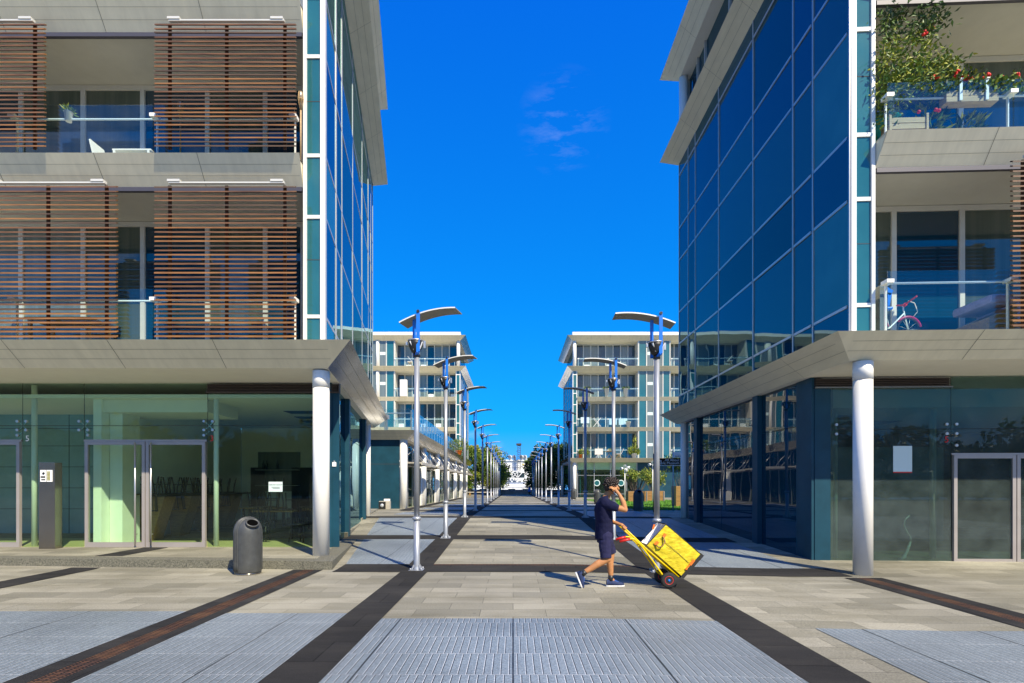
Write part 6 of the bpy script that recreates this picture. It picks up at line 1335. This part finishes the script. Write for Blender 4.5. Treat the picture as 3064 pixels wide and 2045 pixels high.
grid(m, Q(*B_, YA), Q(*C_, YA), Q(*C_, YB), Q(*B_, YB), axp, .006); grid(m, Q(*A_, YA), Q(*D_, YA), Q(*D_, YB), Q(*A_, YB), -axp, .004)
m.poly([Q(*D_, YA), Q(*C_, YA), Q(*C_, YB), Q(*D_, YB)]); m.build('shell', bg)
m = MB().use('bag_in'); i_ = .012
a, b2, c, d = Q(*A_, YA + i_) + axp * i_, Q(*B_, YA + i_) - axp * i_, Q(*C_, YA + i_) - axp * i_ - axl * .03, Q(*D_, YA + i_) + axp * i_ - axl * .03; w_ = Vector((0, YB - YA - 2 * i_, 0))
for f in ((a, b2, c, d), (a + w_, b2 + w_, c + w_, d + w_), (a, a + w_, d + w_, d), (b2, c, c + w_, b2 + w_), (c, d, d + w_, c + w_)): m.poly(list(f))
m.build('lining', bg)
m = MB().use('black'); q = [Q(*A_, YA - .002), Q(*B_, YA - .002), Q(*B_, YB), Q(*A_, YB)]
for k in range(4): m.tube([q[k], q[(k + 1) % 4]], .007, 6)
for p, r in ((B_, C_),): m.tube([Q(*p, YA - .003), Q(*r, YA - .003)], .004, 6); m.tube([Q(*p, YB), Q(*r, YB)], .004, 6)
m.build('piping', bg)
m = MB().use('rubber'); m.extrude([Q(*D_, YA - .012) - axp * .012, Q(*C_, YA - .012) + axp * .012, Q(*C_, YB + .012) + axp * .012, Q(*D_, YB + .012) - axp * .012], axl * .055); m.build('base', bg)
m = MB().use('joint'); m.tube([Q(1092, 850, YA - .014), Q(1250, 985, YA - .016), Q(1410, 1128, YA - .012)], .003, 5); m.build('seam', bg)
m = MB().use('orange'); m.bar(Q(1150, 805, YA - .014), Q(1128, 845, YA - .018), .006, .045, up=axl); m.build('strap_tab', bg); m = MB().use('orange'); m.bar(Q(1070, 895, YA - .014), Q(1032, 925, YA - .018), .006, .045, up=axl); m.build('strap_tab', bg)
m = MB().use('oak'); m.tube([Q(1125, 835, YA - .02), Q(1140, 890, YA - .045), Q(1110, 940, YA - .055), Q(1070, 952, YA - .045), Q(1045, 925, YA - .02)], .011, 8); m.build('carry_loop', bg)
m = MB().use('orange'); m.bar(Q(1470, 1095, YA - .012), Q(1425, 1150, YA - .014), .006, .04, up=axl); m.bar(Q(1425, 1150, YA - .013), Q(1375, 1195, YA - .012), .006, .018, up=axl); m.box(*[v for a_, b_ in zip(Q(1393, 1190, YA - .02), Q(1372, 1205, YA - .006)) for v in sorted((a_, b_))]) ; m.build('base_strap', bg)
m = MB().use('orange'); m.bar(Q(1490, 995, .15) + axp * .004, Q(1515, 1015, .15) + axp * .006, .05, .006, up=axp); m.bar(Q(1060, 770, .2), Q(1075, 715, .2), .03, .005, up=(0, 1, 0)); m.build('side_strap', bg)
# ------------------------------------------------------------------ things on the balconies
def pot(name, lab, c, r0, r1, h, mname, group=None, cat='flower pot'):
    o = thing(name, lab, cat, c, group); m = MB().use(mname); m.lathe([(r0, 0), (r1, h), (r1 + .012, h), (r1 + .012, h - .03), (r1 - .012, h - .02)], c, 18); m.build('pot', o); return o
def tuft(par, c, r, h, n, leafm, ll, seed, name='foliage', droop=0.0, lw=.3):
    random.seed(seed); f = MB().use(*([leafm] if isinstance(leafm, str) else leafm[:1])); ms = [leafm] if isinstance(leafm, str) else leafm
    for i in range(n):
        a = random.uniform(0, 6.28); q = math.sqrt(random.random()); p = Vector(c) + Vector((r * q * math.cos(a), r * q * math.sin(a), h * random.random() * (1.1 - q * .6)))
        f.use(random.choice(ms)); f.leaf(p, (math.cos(a) * .7 + random.gauss(0, .3), math.sin(a) * .7 + random.gauss(0, .3), random.uniform(-.2 - droop, 1)), ll * random.uniform(.6, 1.3), ll * lw)
    return f.build(name, par)
# left building
z2 = zL['lip2'] + .012
c = px(205, 345, 10.66)
o = thing('hanging_bucket', 'small tin bucket with a green plant hooked over the balcony handrail', 'bucket', c); m = MB().use('alu'); m.lathe([(.055, -.13), (.075, .06), (.08, .06), (.08, .05)], c, 16); m.tube([c + Vector((-.07, 0, .06)), c + Vector((-.05, 0, .14)), c + Vector((.0, .03, .17))], .006, 5); m.build('pail', o); tuft(o, c + Vector((0, 0, .04)), .07, .10, 60, ['leaf_m', 'leaf_l'], .10, 1)
yb = 11.78; X = px(418, 440, yb)[0]
o = thing('balcony_table', 'small white table on the upper left balcony', 'table', (X, yb, z2)); m = MB().use('white'); m.rbox(X - .42, X + .42, yb - .26, yb + .26, z2 + .70, z2 + .735, .01); m.build('tabletop', o)
for dx in (-.37, .37):
    for dy in (-.25, .25): m = MB().use('white'); m.box(X + dx - .02, X + dx + .02, yb + dy - .02, yb + dy + .02, z2, z2 + .699); m.build('leg', o)
X -= .62
o = thing('balcony_chair', 'white chair with slanted back beside the small table on the upper left balcony', 'chair', (X, yb, z2)); m = MB().use('white'); m.rbox(X - .2, X + .22, yb - .21, yb + .21, z2 + .43, z2 + .46, .01); m.build('seat', o)
m = MB().use('white'); m.bar((X - .2, yb, z2 + .44), (X - .33, yb, z2 + .98), .4, .03, up=(1, 0, 0)); m.build('backrest', o)
for dx in (-.18, .2):
    for dy in (-.18, .18): m = MB().use('white'); m.box(X + dx - .015, X + dx + .015, yb + dy - .015, yb + dy + .015, z2, z2 + .43); m.build('leg', o)
for (qx, y_, top, lab) in ((900, 10.72, 9.46, 'bamboo torch at the right end of the upper left balcony, beside the white corner post'), (540, 10.95, 9.42, 'bamboo torch seen through the right-hand upper shutter')):
    c = px(qx, 300, y_); o = thing('bamboo_torch', lab, 'torch', (c[0], y_, z2), 'bamboo garden torches'); m = MB().use('crate'); m.lathe([(.014, z2), (.016, top - .34)], (c[0], y_, 0), 8); m.build('stick', o)
    m = MB().use('crate')
    for k in range(8):
        a = k * .785; m.tube([(c[0] + .014 * math.cos(a), y_ + .014 * math.sin(a), top - .36), (c[0] + .055 * math.cos(a), y_ + .055 * math.sin(a), top - .14), (c[0] + .04 * math.cos(a), y_ + .04 * math.sin(a), top)], .006, 5)
    m.lathe([(.05, top - .15), (.056, top - .14), (.05, top - .13)], (c[0], y_, 0), 12); m.build('basket', o)
    m = MB().use('alu'); m.lathe([(.03, top - .12), (.03, top - .03), (.008, top + .02)], (c[0], y_, 0), 10); m.build('oil_can', o)
z1 = zL['lip1'] + .012; X, yb = -9.6, 11.6
o = thing('balcony_table', 'brown timber table behind the left-hand lower shutter', 'table', (X, yb, z1)); m = MB().use('oak'); m.rbox(X - .7, X + .7, yb - .35, yb + .35, z1 + .71, z1 + .75, .01); m.build('tabletop', o)
for dx in (-.62, .62):
    for dy in (-.28, .28): m = MB().use('oak'); m.box(X + dx - .03, X + dx + .03, yb + dy - .03, yb + dy + .03, z1, z1 + .709); m.build('leg', o)
# right building, upper balcony: climbing vine, geranium boxes, crate, tub, leafy pots
z2 = zR['lip2'] + .012
def rf(u, v, z): return RF @ Vector((u, v, z))
vn = thing('climbing_vine', 'yellow-green climbing vine filling the left end of the upper right balcony', 'vine', rf(.75, -.15, z2))
random.seed(21); st_ = MB().use('leaf_l'); lf = MB().use('leaf_l', ); tips = []
paths = [[(.62, 0.0, z2 + .3), (.60, .02, z2 + 1.0), (.70, 0, z2 + 1.7), (.9, -.1, z2 + 2.3), (1.05, -.2, z2 + 2.55)], [(.62, 0, z2 + .3), (.75, .05, z2 + .95), (1.05, .1, z2 + 1.35), (1.35, .12, z2 + 1.75), (1.3, .0, z2 + 2.1)],
         [(.70, .05, z2 + .9), (.95, .1, z2 + 1.2), (1.30, .1, z2 + 1.35), (1.62, .1, z2 + 1.42), (1.78, .1, z2 + 1.30), (1.70, .12, z2 + 1.02)], [(.65, 0, z2 + 1.2), (.85, .05, z2 + 1.6), (1.15, .05, z2 + 1.95), (1.3, 0, z2 + 2.2), (1.55, -.1, z2 + 2.5), (1.66, 0, z2 + 2.2)],
         [(.60, 0, z2 + .8), (.55, .05, z2 + 1.4), (.62, .05, z2 + 2.1), (.72, 0, z2 + 2.45)], [(.6, .05, z2 + .5), (.9, .12, z2 + .95), (1.2, .15, z2 + 1.02), (1.5, .15, z2 + .95)]]
for P_ in paths:
    st_.tube([rf(*p) for p in P_], .008, 5)
    for a, b_ in zip(P_, P_[1:]):
        for k in range(105):
            p = rf(*Vector(a).lerp(Vector(b_), random.random())) + Vector((random.gauss(0, .12), random.gauss(0, .10), random.gauss(0, .11)))
            lf.use(random.choice(('leaf_l', 'leaf_l', 'leaf_m', 'leaf_m')) if p.z < z2 + 1.9 else random.choice(('leaf_d', 'leaf_m', 'leaf_d'))); lf.leaf(p, (random.gauss(0, 1), random.gauss(0, 1), random.gauss(-.4, .6)), random.uniform(.07, .13), .042)
st_.build('stem', vn); lf.build('foliage', vn); m = MB().use('flower')
for u, v_, z_ in ((1.22, .13, 1.86), (1.27, .13, 1.88), (1.25, .12, 1.92), (1.52, -.05, 2.12), (1.12, .16, .42), (1.42, .16, .45), (1.47, .17, .43)): m.ball(rf(u, v_, z2 + z_), .032, 8, 6)
m.build('blossom', vn)
fb = thing('flower_box', 'weathered plank flower box with red geraniums hung inside the glass balustrade', 'flower box', rf(2.05, .12, z2 + .56)); m = MB(RF).use('crate'); m.rbox(1.58, 2.50, .02, .20, z2 + .56, z2 + .66, .006); m.rbox(1.58, 2.50, .02, .20, z2 + .664, z2 + .765, .006); m.build('box', fb)
m = MB(RF).use('white')
for u in (1.82, 2.28): m.box(u - .025, u + .025, .205, .228, z2 + .57, z2 + .95); m.box(u - .025, u + .025, .05, .252, z2 + .94, z2 + .955)
m.build('hook', fb)
f = MB(); random.seed(4)
for i in range(700):
    u = random.uniform(1.25, 3.0); hgt = .92 + .20 * math.exp(-((u - 2.0) / .3) ** 2) + .12 * math.exp(-((u - 2.75) / .15) ** 2); p = rf(u, random.uniform(.0, .27), z2 + random.uniform(.70, hgt)); f.use(random.choice(('leaf_l', 'leaf_m', 'leaf_m', 'leaf_d'))); f.leaf(p, (random.gauss(0, 1), random.gauss(-.3, 1), random.uniform(-.2, 1)), random.uniform(.06, .11), .06)
f.build('foliage', fb); random.seed(9)
for qx, qy in ((1803, 471), (1818, 468), (1947, 433), (1936, 466), (1979, 471), (1998, 474), (2010, 477), (2027, 484), (2130, 461), (2222, 473), (2312, 456)):
    c = px(1900 + qx / 2.019, qy / 2.019, 9.78)
    m = MB().use('flower')
    for k in range(14): m.ball(c + Vector((random.gauss(0, .018), random.gauss(0, .018), random.gauss(0, .016))), .022, 6, 5)
    m.build('geranium_head', fb)
m = MB(RF).use('crate'); 
for k in range(3): m.rbox(.62, 1.28, -.12, .14, z2 + .02 + k * .11, z2 + .12 + k * .11, .006)
for u in (.60, 1.26): m.box(u, u + .04, .141, .16, z2, z2 + .40)
o = m.build('wooden_crate', origin=rf(.95, 0, z2)); tag(o, 'pale pine plank crate at the left end of the upper right balcony', 'crate')
c = rf(.78, -.3, z2); m = MB().use('turq'); m.lathe([(.20, 0), (.26, .52), (.285, .53), (.285, .56), (.25, .56), (.22, .50)], c, 22); m.tube([c + Vector((.26 * math.cos(a * .35), .26 * math.sin(a * .35), .56 + .09 * math.sin(a * .35))) for a in range(10)], .012, 6); o = m.build('plastic_tub', origin=c); tag(o, 'turquoise plastic tub behind the pine crate', 'tub')
for u, v_, lab, s_, h_ in ((1.55, -.25, 'leafy green pot plant behind the balcony glass right of the pine crate', 61, .9), (2.35, -.4, 'spreading pot plant under the geranium box on the upper right balcony', 62, .6)):
    o = pot('pot_plant', lab, rf(u, v_, z2), .10, .14, .24, 'orange', 'pot plants behind the upper right balustrade', 'plant'); tuft(o, rf(u, v_, z2 + .22), .28, h_ * .7, 170, ['leaf_m', 'leaf_d', 'leaf_l'], .17, s_, lw=.4)
# right building, lower balcony: child's bicycle and sofa
z1 = zR['lip1'] + .012; cx_, y_ = 7.50, 10.15
bk = thing('child_bicycle', "small white and magenta bicycle with a blue child seat on the lower right balcony", 'bicycle', (cx_, y_, z1))
for dx in (0, -.62):
    c = Vector((cx_ + dx, y_, z1 + .22)); m = MB(Matrix.Translation(c) @ Matrix.Rotation(R(90), 4, 'X')).use('rubber'); m.tube([(.205 * math.cos(k * .2618), .205 * math.sin(k * .2618), 0) for k in range(26)], .016, 6, cap=False); w_ = m.build('wheel', bk)
    m = MB(Matrix.Translation(c) @ Matrix.Rotation(R(90), 4, 'X')).use('alu')
    for k in range(9): a = k * .698; m.tube([(0, 0, 0), (.195 * math.cos(a), .195 * math.sin(a), 0)], .003, 4)
    m.build('spoke', w_)
    m = MB().use('pink'); m.tube([c + Vector((.24 * math.cos(a), 0, .24 * math.sin(a))) for a in [.2 + i * .25 for i in range(10)]], .022, 8); m.build('mudguard', bk)
m = MB().use('white'); V_ = lambda dx, dz: Vector((cx_ + dx, y_, z1 + dz))
m.tube([V_(0, .22), V_(-.06, .45), V_(-.10, .66)], .012, 8); m.tube([V_(-.08, .52), V_(-.36, .24), V_(-.62, .22)], .014, 8); m.tube([V_(-.36, .24), V_(-.44, .58)], .012, 8); m.tube([V_(-.62, .22), V_(-.43, .5)], .009, 8); m.build('frame', bk)
m = MB().use('red'); m.tube([V_(-.10, .66), V_(-.04, .70)], .03, 8); m.tube([V_(-.03, .70) + Vector((0, -.26, .06)), V_(-.08, .68), V_(-.03, .70) + Vector((0, .26, .06))], .014, 8); m.build('handlebar', bk)
m = MB().use('cream'); m.tube([V_(0, .76), V_(.12, .72), V_(.18, .56), V_(.10, .46)], .008, 6); m.build('brake_cable', bk)
m = MB().use('black'); m.rbox(cx_ - .56, cx_ - .34, y_ - .07, y_ + .07, z1 + .58, z1 + .63, .02); m.build('saddle', bk)
m = MB().use('blue'); m.bar(V_(-.50, .60), V_(-.44, .92), .05, .24, up=(1, 0, 0)); m.rbox(cx_ - .52, cx_ - .36, y_ - .12, y_ + .12, z1 + .56, z1 + .62, .03); m.bar(V_(-.44, .91), V_(-.38, 1.0), .05, .2, up=(1, 0, 0)); m.build('child_seat', bk)
m = MB(RF).use('grey_pane'); m.box(.54, .68, -.3, -.02, z1, z1 + 1.0); o = m.build('door_reflection_box', origin=rf(.7, -.1, z1)); tag(o, 'grey box imitating a door edge reflection, left end of the lower right balcony', 'cabinet')  # grey slab stands in for the reflection on a door edge
so_ = thing('balcony_sofa', 'timber framed sofa with purple grey cushions on the lower right balcony', 'sofa', rf(3.6, -.7, z1)); u0 = 2.62
m = MB(RF).use('oak'); m.add([(u0, -.15, z1), (u0, -.15, z1 + .42), (u0 + .55, -.15, z1 + .66), (u0 + .62, -.15, z1), (u0, -1.1, z1), (u0, -1.1, z1 + .42), (u0 + .55, -1.1, z1 + .66), (u0 + .62, -1.1, z1)], [(0, 1, 2, 3), (7, 6, 5, 4), (0, 4, 5, 1), (1, 5, 6, 2), (2, 6, 7, 3), (0, 3, 7, 4)]); m.rbox(u0 + .1, u0 + 2.6, -1.15, -.1, z1 + .12, z1 + .26, .02); m.build('frame', so_)
m = MB(RF).use('sofa'); m.rbox(u0 + .02, u0 + .62, -1.1, -.12, z1 + .68, z1 + .86, .07); m.rbox(u0 + .5, u0 + .72, -1.1, -.12, z1 + .3, z1 + .84, .06); m.build('arm_cushion', so_)
for k in range(2): m = MB(RF).use('sofa'); m.rbox(u0 + .74 + k * .92, u0 + 1.64 + k * .92, -1.12, -.9, z1 + .38, z1 + .74, .07); m.build('back_cushion', so_); m = MB(RF).use('sofa'); m.rbox(u0 + .74 + k * .92, u0 + 1.64 + k * .92, -.9, -.1, z1 + .27, z1 + .44, .05); m.build('seat_cushion', so_)
# ------------------------------------------------------------------ things on the far balconies
def fbx(p, y=56.7): return (p - CX) * y / FOC
zf = [zF['lip1'] + .01, zF['lip2'] + .01, zF['lip3'] + .01, zF['lip4'] + .01]
for p, lab, s_ in ((1757, 'tall white planter left of three on the second balcony from the top, right far block', 71), (1815, 'tall white planter in the middle of three on the right far block', 72), (1872, 'tall white planter at the right end of three on the right far block', 73)):
    o = pot('tall_planter', lab, Vector((fbx(p), 56.6, zf[2])), .13, .24, .82, 'white', 'tall white planters on the far balcony', 'planter'); tuft(o, Vector((fbx(p), 56.6, zf[2] + .8)), .32, .22, 120, ['leaf_m', 'leaf_d'], .20, s_)
def rack(p, z, lab, cl, w=.55):
    X = fbx(p); o = thing('drying_rack', lab, 'drying rack', (X, 56.55, z), 'laundry racks on the far balcony'); m = MB().use('white')
    for y in (56.3, 56.8): m.bar((X - w * .7, y, z), (X + w * .7, y, z + .95), .025); m.bar((X + w * .7, y, z), (X - w * .7, y, z + .95), .025)
    for k in range(5): m.bar((X - w + k * w * .5, 56.3, z + .95), (X - w + k * w * .5, 56.8, z + .95), .015)
    m.build('frame', o)
    if cl: m = MB().use(cl); m.box(X - w, X + w, 56.28, 56.30, z + .35, z + .97); m.build('hung_cloth', o)
    return o
rack(1749, zf[1], 'drying rack with pale blue towel, leftmost on its balcony of the right far block', 'cloth', .45); rack(1786, zf[1], 'bare crossed drying rack on the balcony of the right far block', None); rack(1790, zf[0], 'folding rack with cream cloth on the lowest balcony of the right far block', 'cream', .42)
for p, w, mn, lab in ((1834, .40, 'cloth', 'pale blue striped towel hung over the balcony rail, left of a pair'), (1864, .45, 'cloth', 'pale blue striped towel hung over the balcony rail, right of a pair')):
    X = fbx(p, 56.9); m = MB().use(mn); m.box(X - w, X + w, 56.868, 56.874, zf[1] + .25, zf[1] + .915); m.box(X - w, X + w, 56.868, 57.0, zf[1] + .916, zf[1] + .925); m.box(X - w, X + w, 56.985, 56.99, zf[1] + .45, zf[1] + .915); o = m.build('hung_towel', origin=(X, 56.9, zf[1])); tag(o, lab, 'towel', 'towels on the far balcony rail')
o = pot('pot_plant', 'white urn with a small plant on the laundry balcony of the right far block', Vector((fbx(1879), 56.5, zf[1])), .16, .26, .5, 'white', None, 'plant'); tuft(o, Vector((fbx(1879), 56.5, zf[1] + .5)), .2, .15, 50, ['leaf_m'], .15, 75)
o = pot('pot_plant', 'big yellow-green plant in white pot on the lowest balcony of the right far block', Vector((fbx(1896), 56.5, zf[0])), .2, .26, .45, 'white', None, 'plant'); tuft(o, Vector((fbx(1896), 56.5, zf[0] + .4)), .5, .9, 260, ['leaf_l', 'leaf_m'], .32, 76); random.seed(5); m = MB().use('leaf_l'); m.tube([(fbx(1899), 56.5, zf[0] + .5), (fbx(1900), 56.5, zf[0] + 2.1)], .05, 7)
for k in range(50): m.leaf((fbx(1900) + random.gauss(0, .06), 56.5, zf[0] + random.uniform(1.1, 2.3)), (random.gauss(0, 1), random.gauss(0, 1), random.uniform(0, 1)), .25, .08)
m.build('tall_stem', o)
o = pot('pot_plant', 'drooping plant in an orange pot at the corner of the lowest far balcony', Vector((fbx(1736), 56.5, zf[0])), .16, .22, .4, 'orange', None, 'plant'); tuft(o, Vector((fbx(1746), 56.5, zf[0] + .35)), .45, .7, 170, ['leaf_m', 'leaf_l'], .3, 77)
def far_chair(p, z, lab, mn, rec=.25):
    X = fbx(p); o = thing('folding_chair', lab, 'chair', (X, 56.5, z), 'chairs on the far balconies'); m = MB().use(mn); m.rbox(X - .25, X + .25, 56.25, 56.75, z + .40, z + .44, .01); m.build('seat', o); m = MB().use(mn); m.bar((X + .24, 56.5, z + .42), (X + .24 + rec, 56.5, z + .98), .5, .03, up=(1, 0, 0)); m.build('backrest', o)
    for y in (56.28, 56.72): m = MB().use('oak'); m.bar((X - .28, y, z), (X + .25, y, z + .5), .03); m.bar((X + .28, y, z), (X - .2, y, z + .42), .03); m.build('leg_frame', o)
far_chair(1850, zf[0], 'folding chair on the lowest balcony of the right far block', 'cream'); far_chair(1228, zf[3], 'reclined white chair on the top balcony of the left far block', 'white', -.45)
X = fbx(1822); o = thing('balcony_table', 'small table with a yellow plant on the lowest balcony of the right far block', 'table', (X, 56.5, zf[0])); m = MB().use('oak'); m.rbox(X - .4, X + .4, 56.2, 56.8, zf[0] + .7, zf[0] + .74, .01); m.build('tabletop', o)
for dx in (-.3, .3): m = MB().use('oak'); m.bar((X + dx, 56.5, zf[0]), (X - dx * .6, 56.5, zf[0] + .7), .035); m.build('leg', o)
tuft(o, Vector((X + .1, 56.5, zf[0] + .74)), .2, .25, 60, ['leaf_l'], .16, 78)
X0, X1 = fbx(1198), fbx(1219); o = thing('louvred_cabinet', 'white louvred cabinet on a balcony of the left far block', 'cabinet', ((X0 + X1) / 2, 56.6, zf[2])); m = MB().use('white'); m.rbox(X0, X1, 56.4, 56.85, zf[2], zf[2] + 1.75, .02); bo = m.build('body', o)
for k in range(2):
    m = MB().use('white'); q0 = X0 + .04 + k * (X1 - X0 - .04) / 2
    for j in range(14): m.box(q0, q0 + (X1 - X0 - .1) / 2, 56.375, 56.399, zf[2] + .08 + j * .115, zf[2] + .15 + j * .115)
    m.build('louvred_door', bo)
# ------------------------------------------------------------------ furniture inside the left shop
def lf_(u, v, z): return LF @ Vector((u, v, z))
zs_ = .165
for k in range(4):
    v_ = -2.9 - 1.15 * k; o = thing('bar_counter', ['tapered timber counter unit in the shop, nearest the door', 'second tapered counter unit along the shop wall', 'third tapered counter unit along the shop wall', 'farthest tapered counter unit along the shop wall'][k], 'counter', lf_(5.5, v_, zs_), 'counter units along the shop wall')
    m = MB(LF).use('oak'); m.add([(5.62, v_ + .12, zs_), (5.4, v_ + .12, zs_), (5.05, v_ + .12, zs_ + 1.12), (5.75, v_ + .12, zs_ + 1.12), (5.62, v_ - .35, zs_), (5.4, v_ - .35, zs_), (5.05, v_ - .35, zs_ + 1.12), (5.75, v_ - .35, zs_ + 1.12)], [(0, 1, 2, 3), (7, 6, 5, 4), (0, 4, 5, 1), (1, 5, 6, 2), (2, 6, 7, 3), (3, 7, 4, 0)]); m.build('panel', o)
    m = MB(LF).use('dark_in'); m.rbox(5.0, 5.8, v_ - .95, v_ + .18, zs_ + 1.123, zs_ + 1.17, .01); m.build('worktop', o)
def shop_chair():
    o = thing('shop_chair', 'x', 'chair', (0, 0, 0), 'dark slatted chairs put up on the counters and tables'); m = MB().use('dark_in'); m.rbox(-.2, .2, -.2, .2, .43, .46, .01); m.build('seat', o, local=True)
    for dx in (-.18, .18):
        m = MB().use('dark_in'); m.tube([(dx, -.18, .43), (dx, -.2, .25), (dx * 1.1, -.24, 0)], .017, 6); m.build('leg', o, local=True)
        m = MB().use('dark_in'); m.tube([(dx * 1.1, .26, 0), (dx, .2, .28), (dx, .19, .5), (dx, .24, .88)], .017, 6); m.build('leg', o, local=True)
    m = MB().use('dark_in')
    for k in range(5): m.tube([(-.14 + .07 * k, .195, .47), (-.14 + .07 * k, .235, .85)], .009, 5)
    m.tube([(-.18, .24, .86), (.18, .24, .86)], .022, 6); m.build('backrest', o, local=True)
    m = MB().use('dark_in'); m.tube([(-.18, -.19, .2), (.18, -.19, .2)], .011, 5); m.build('stretcher', o, local=True)
    return o
ch = shop_chair(); n_ = 0
spots = [(5.45, -2.6 - .42 * k, zs_ + 1.172 + .46, 1) for k in range(10)] + [(2.7, -3.4, zs_ + .75 + .46, 1), (2.2, -3.7, zs_ + .75 + .46, 1), (1.5, -4.0, zs_ + .75 + .46, 1), (1.9, -5.0, zs_ + .75 + .46, 1), (3.4, -5.1, zs_ + .75 + .46, 1), (4.0, -5.6, zs_ + .75 + .46, 1), (1.5, -2.6, zs_, 0), (2.6, -2.7, zs_, 0)]
random.seed(14)
for k, (u, v_, z_, up_) in enumerate(spots):
    o = ch if k == 0 else copy_tree(ch); p = lf_(u, v_, z_); o.location = p; o.rotation_euler = (math.pi if up_ else 0, 0, random.uniform(-.4, .4) + (1.5 if k < 10 else 0))
    o['label'] = 'dark slatted chair turned upside down on the counter along the shop wall' if k < 10 else ('dark slatted chair upturned on a table inside the shop' if up_ else ['dark slatted chair standing on the shop floor behind the litter bin', 'dark slatted chair standing on the shop floor left of the litter bin'][k - 16])
    o['group'] = 'upturned chairs on the shop counter' if k < 10 else ('upturned chairs on the shop tables' if up_ else 'chairs standing on the shop floor')
for k, (u, v_) in enumerate(((2.45, -3.5), (1.7, -4.5), (3.7, -5.3))):
    o = thing('shop_table', ['square table nearest the shop window, chairs upturned on it', 'square table in the middle of the shop, chairs upturned on it', 'square table deepest in the shop, chairs upturned on it'][k], 'table', lf_(u, v_, zs_), 'tables inside the shop'); m = MB(LF).use('oak'); m.rbox(u - .55, u + .55, v_ - .4, v_ + .4, zs_ + .71, zs_ + .75, .01); m.build('tabletop', o)
    for du in (-.45, .45):
        for dv in (-.3, .3): m = MB(LF).use('dark_in'); m.box(u + du - .025, u + du + .025, v_ + dv - .025, v_ + dv + .025, zs_, zs_ + .709); m.build('leg', o)
sh = thing('bottle_shelf', 'glass wall shelf holding bottles at the back of the shop', 'shelf', lf_(4.5, -8.1, 1.6)); m = MB(LF).use('grey_pane'); m.box(3.75, 5.25, -8.19, -8.17, 1.35, 2.75); m.build('back_panel', sh)
for zz in (1.55, 2.1): m = MB(LF).use('alu'); m.box(3.75, 5.25, -8.16, -7.95, zz, zz + .02); m.build('shelf_board', sh)
for k, (u, zz) in enumerate(((5.0, 2.122), (4.88, 2.122), (4.5, 2.122), (4.95, 1.572), (4.6, 1.572), (4.3, 1.572))):
    c = lf_(u, -8.05, zz); m = MB().use('ship_win'); m.lathe([(.04, 0), (.042, .19), (.015, .25), (.014, .32)], c, 10); o = m.build('bottle', origin=c); tag(o, 'dark bottle on the upper glass shelf at the back of the shop' if k < 3 else 'dark bottle on the lower glass shelf at the back of the shop', 'bottle', 'bottles on the upper shelf' if k < 3 else 'bottles on the lower shelf')

c = Vector((-5.2, 51.5, 4.42)); o = pot('terrace_plant', 'green bushy plant at the far end of the blue glass terrace railing', c, .2, .3, .45, 'orange', None, 'plant'); tuft(o, c + Vector((0, 0, .4)), .8, 1.3, 380, ['leaf_m', 'leaf_l', 'leaf_d'], .32, 91)
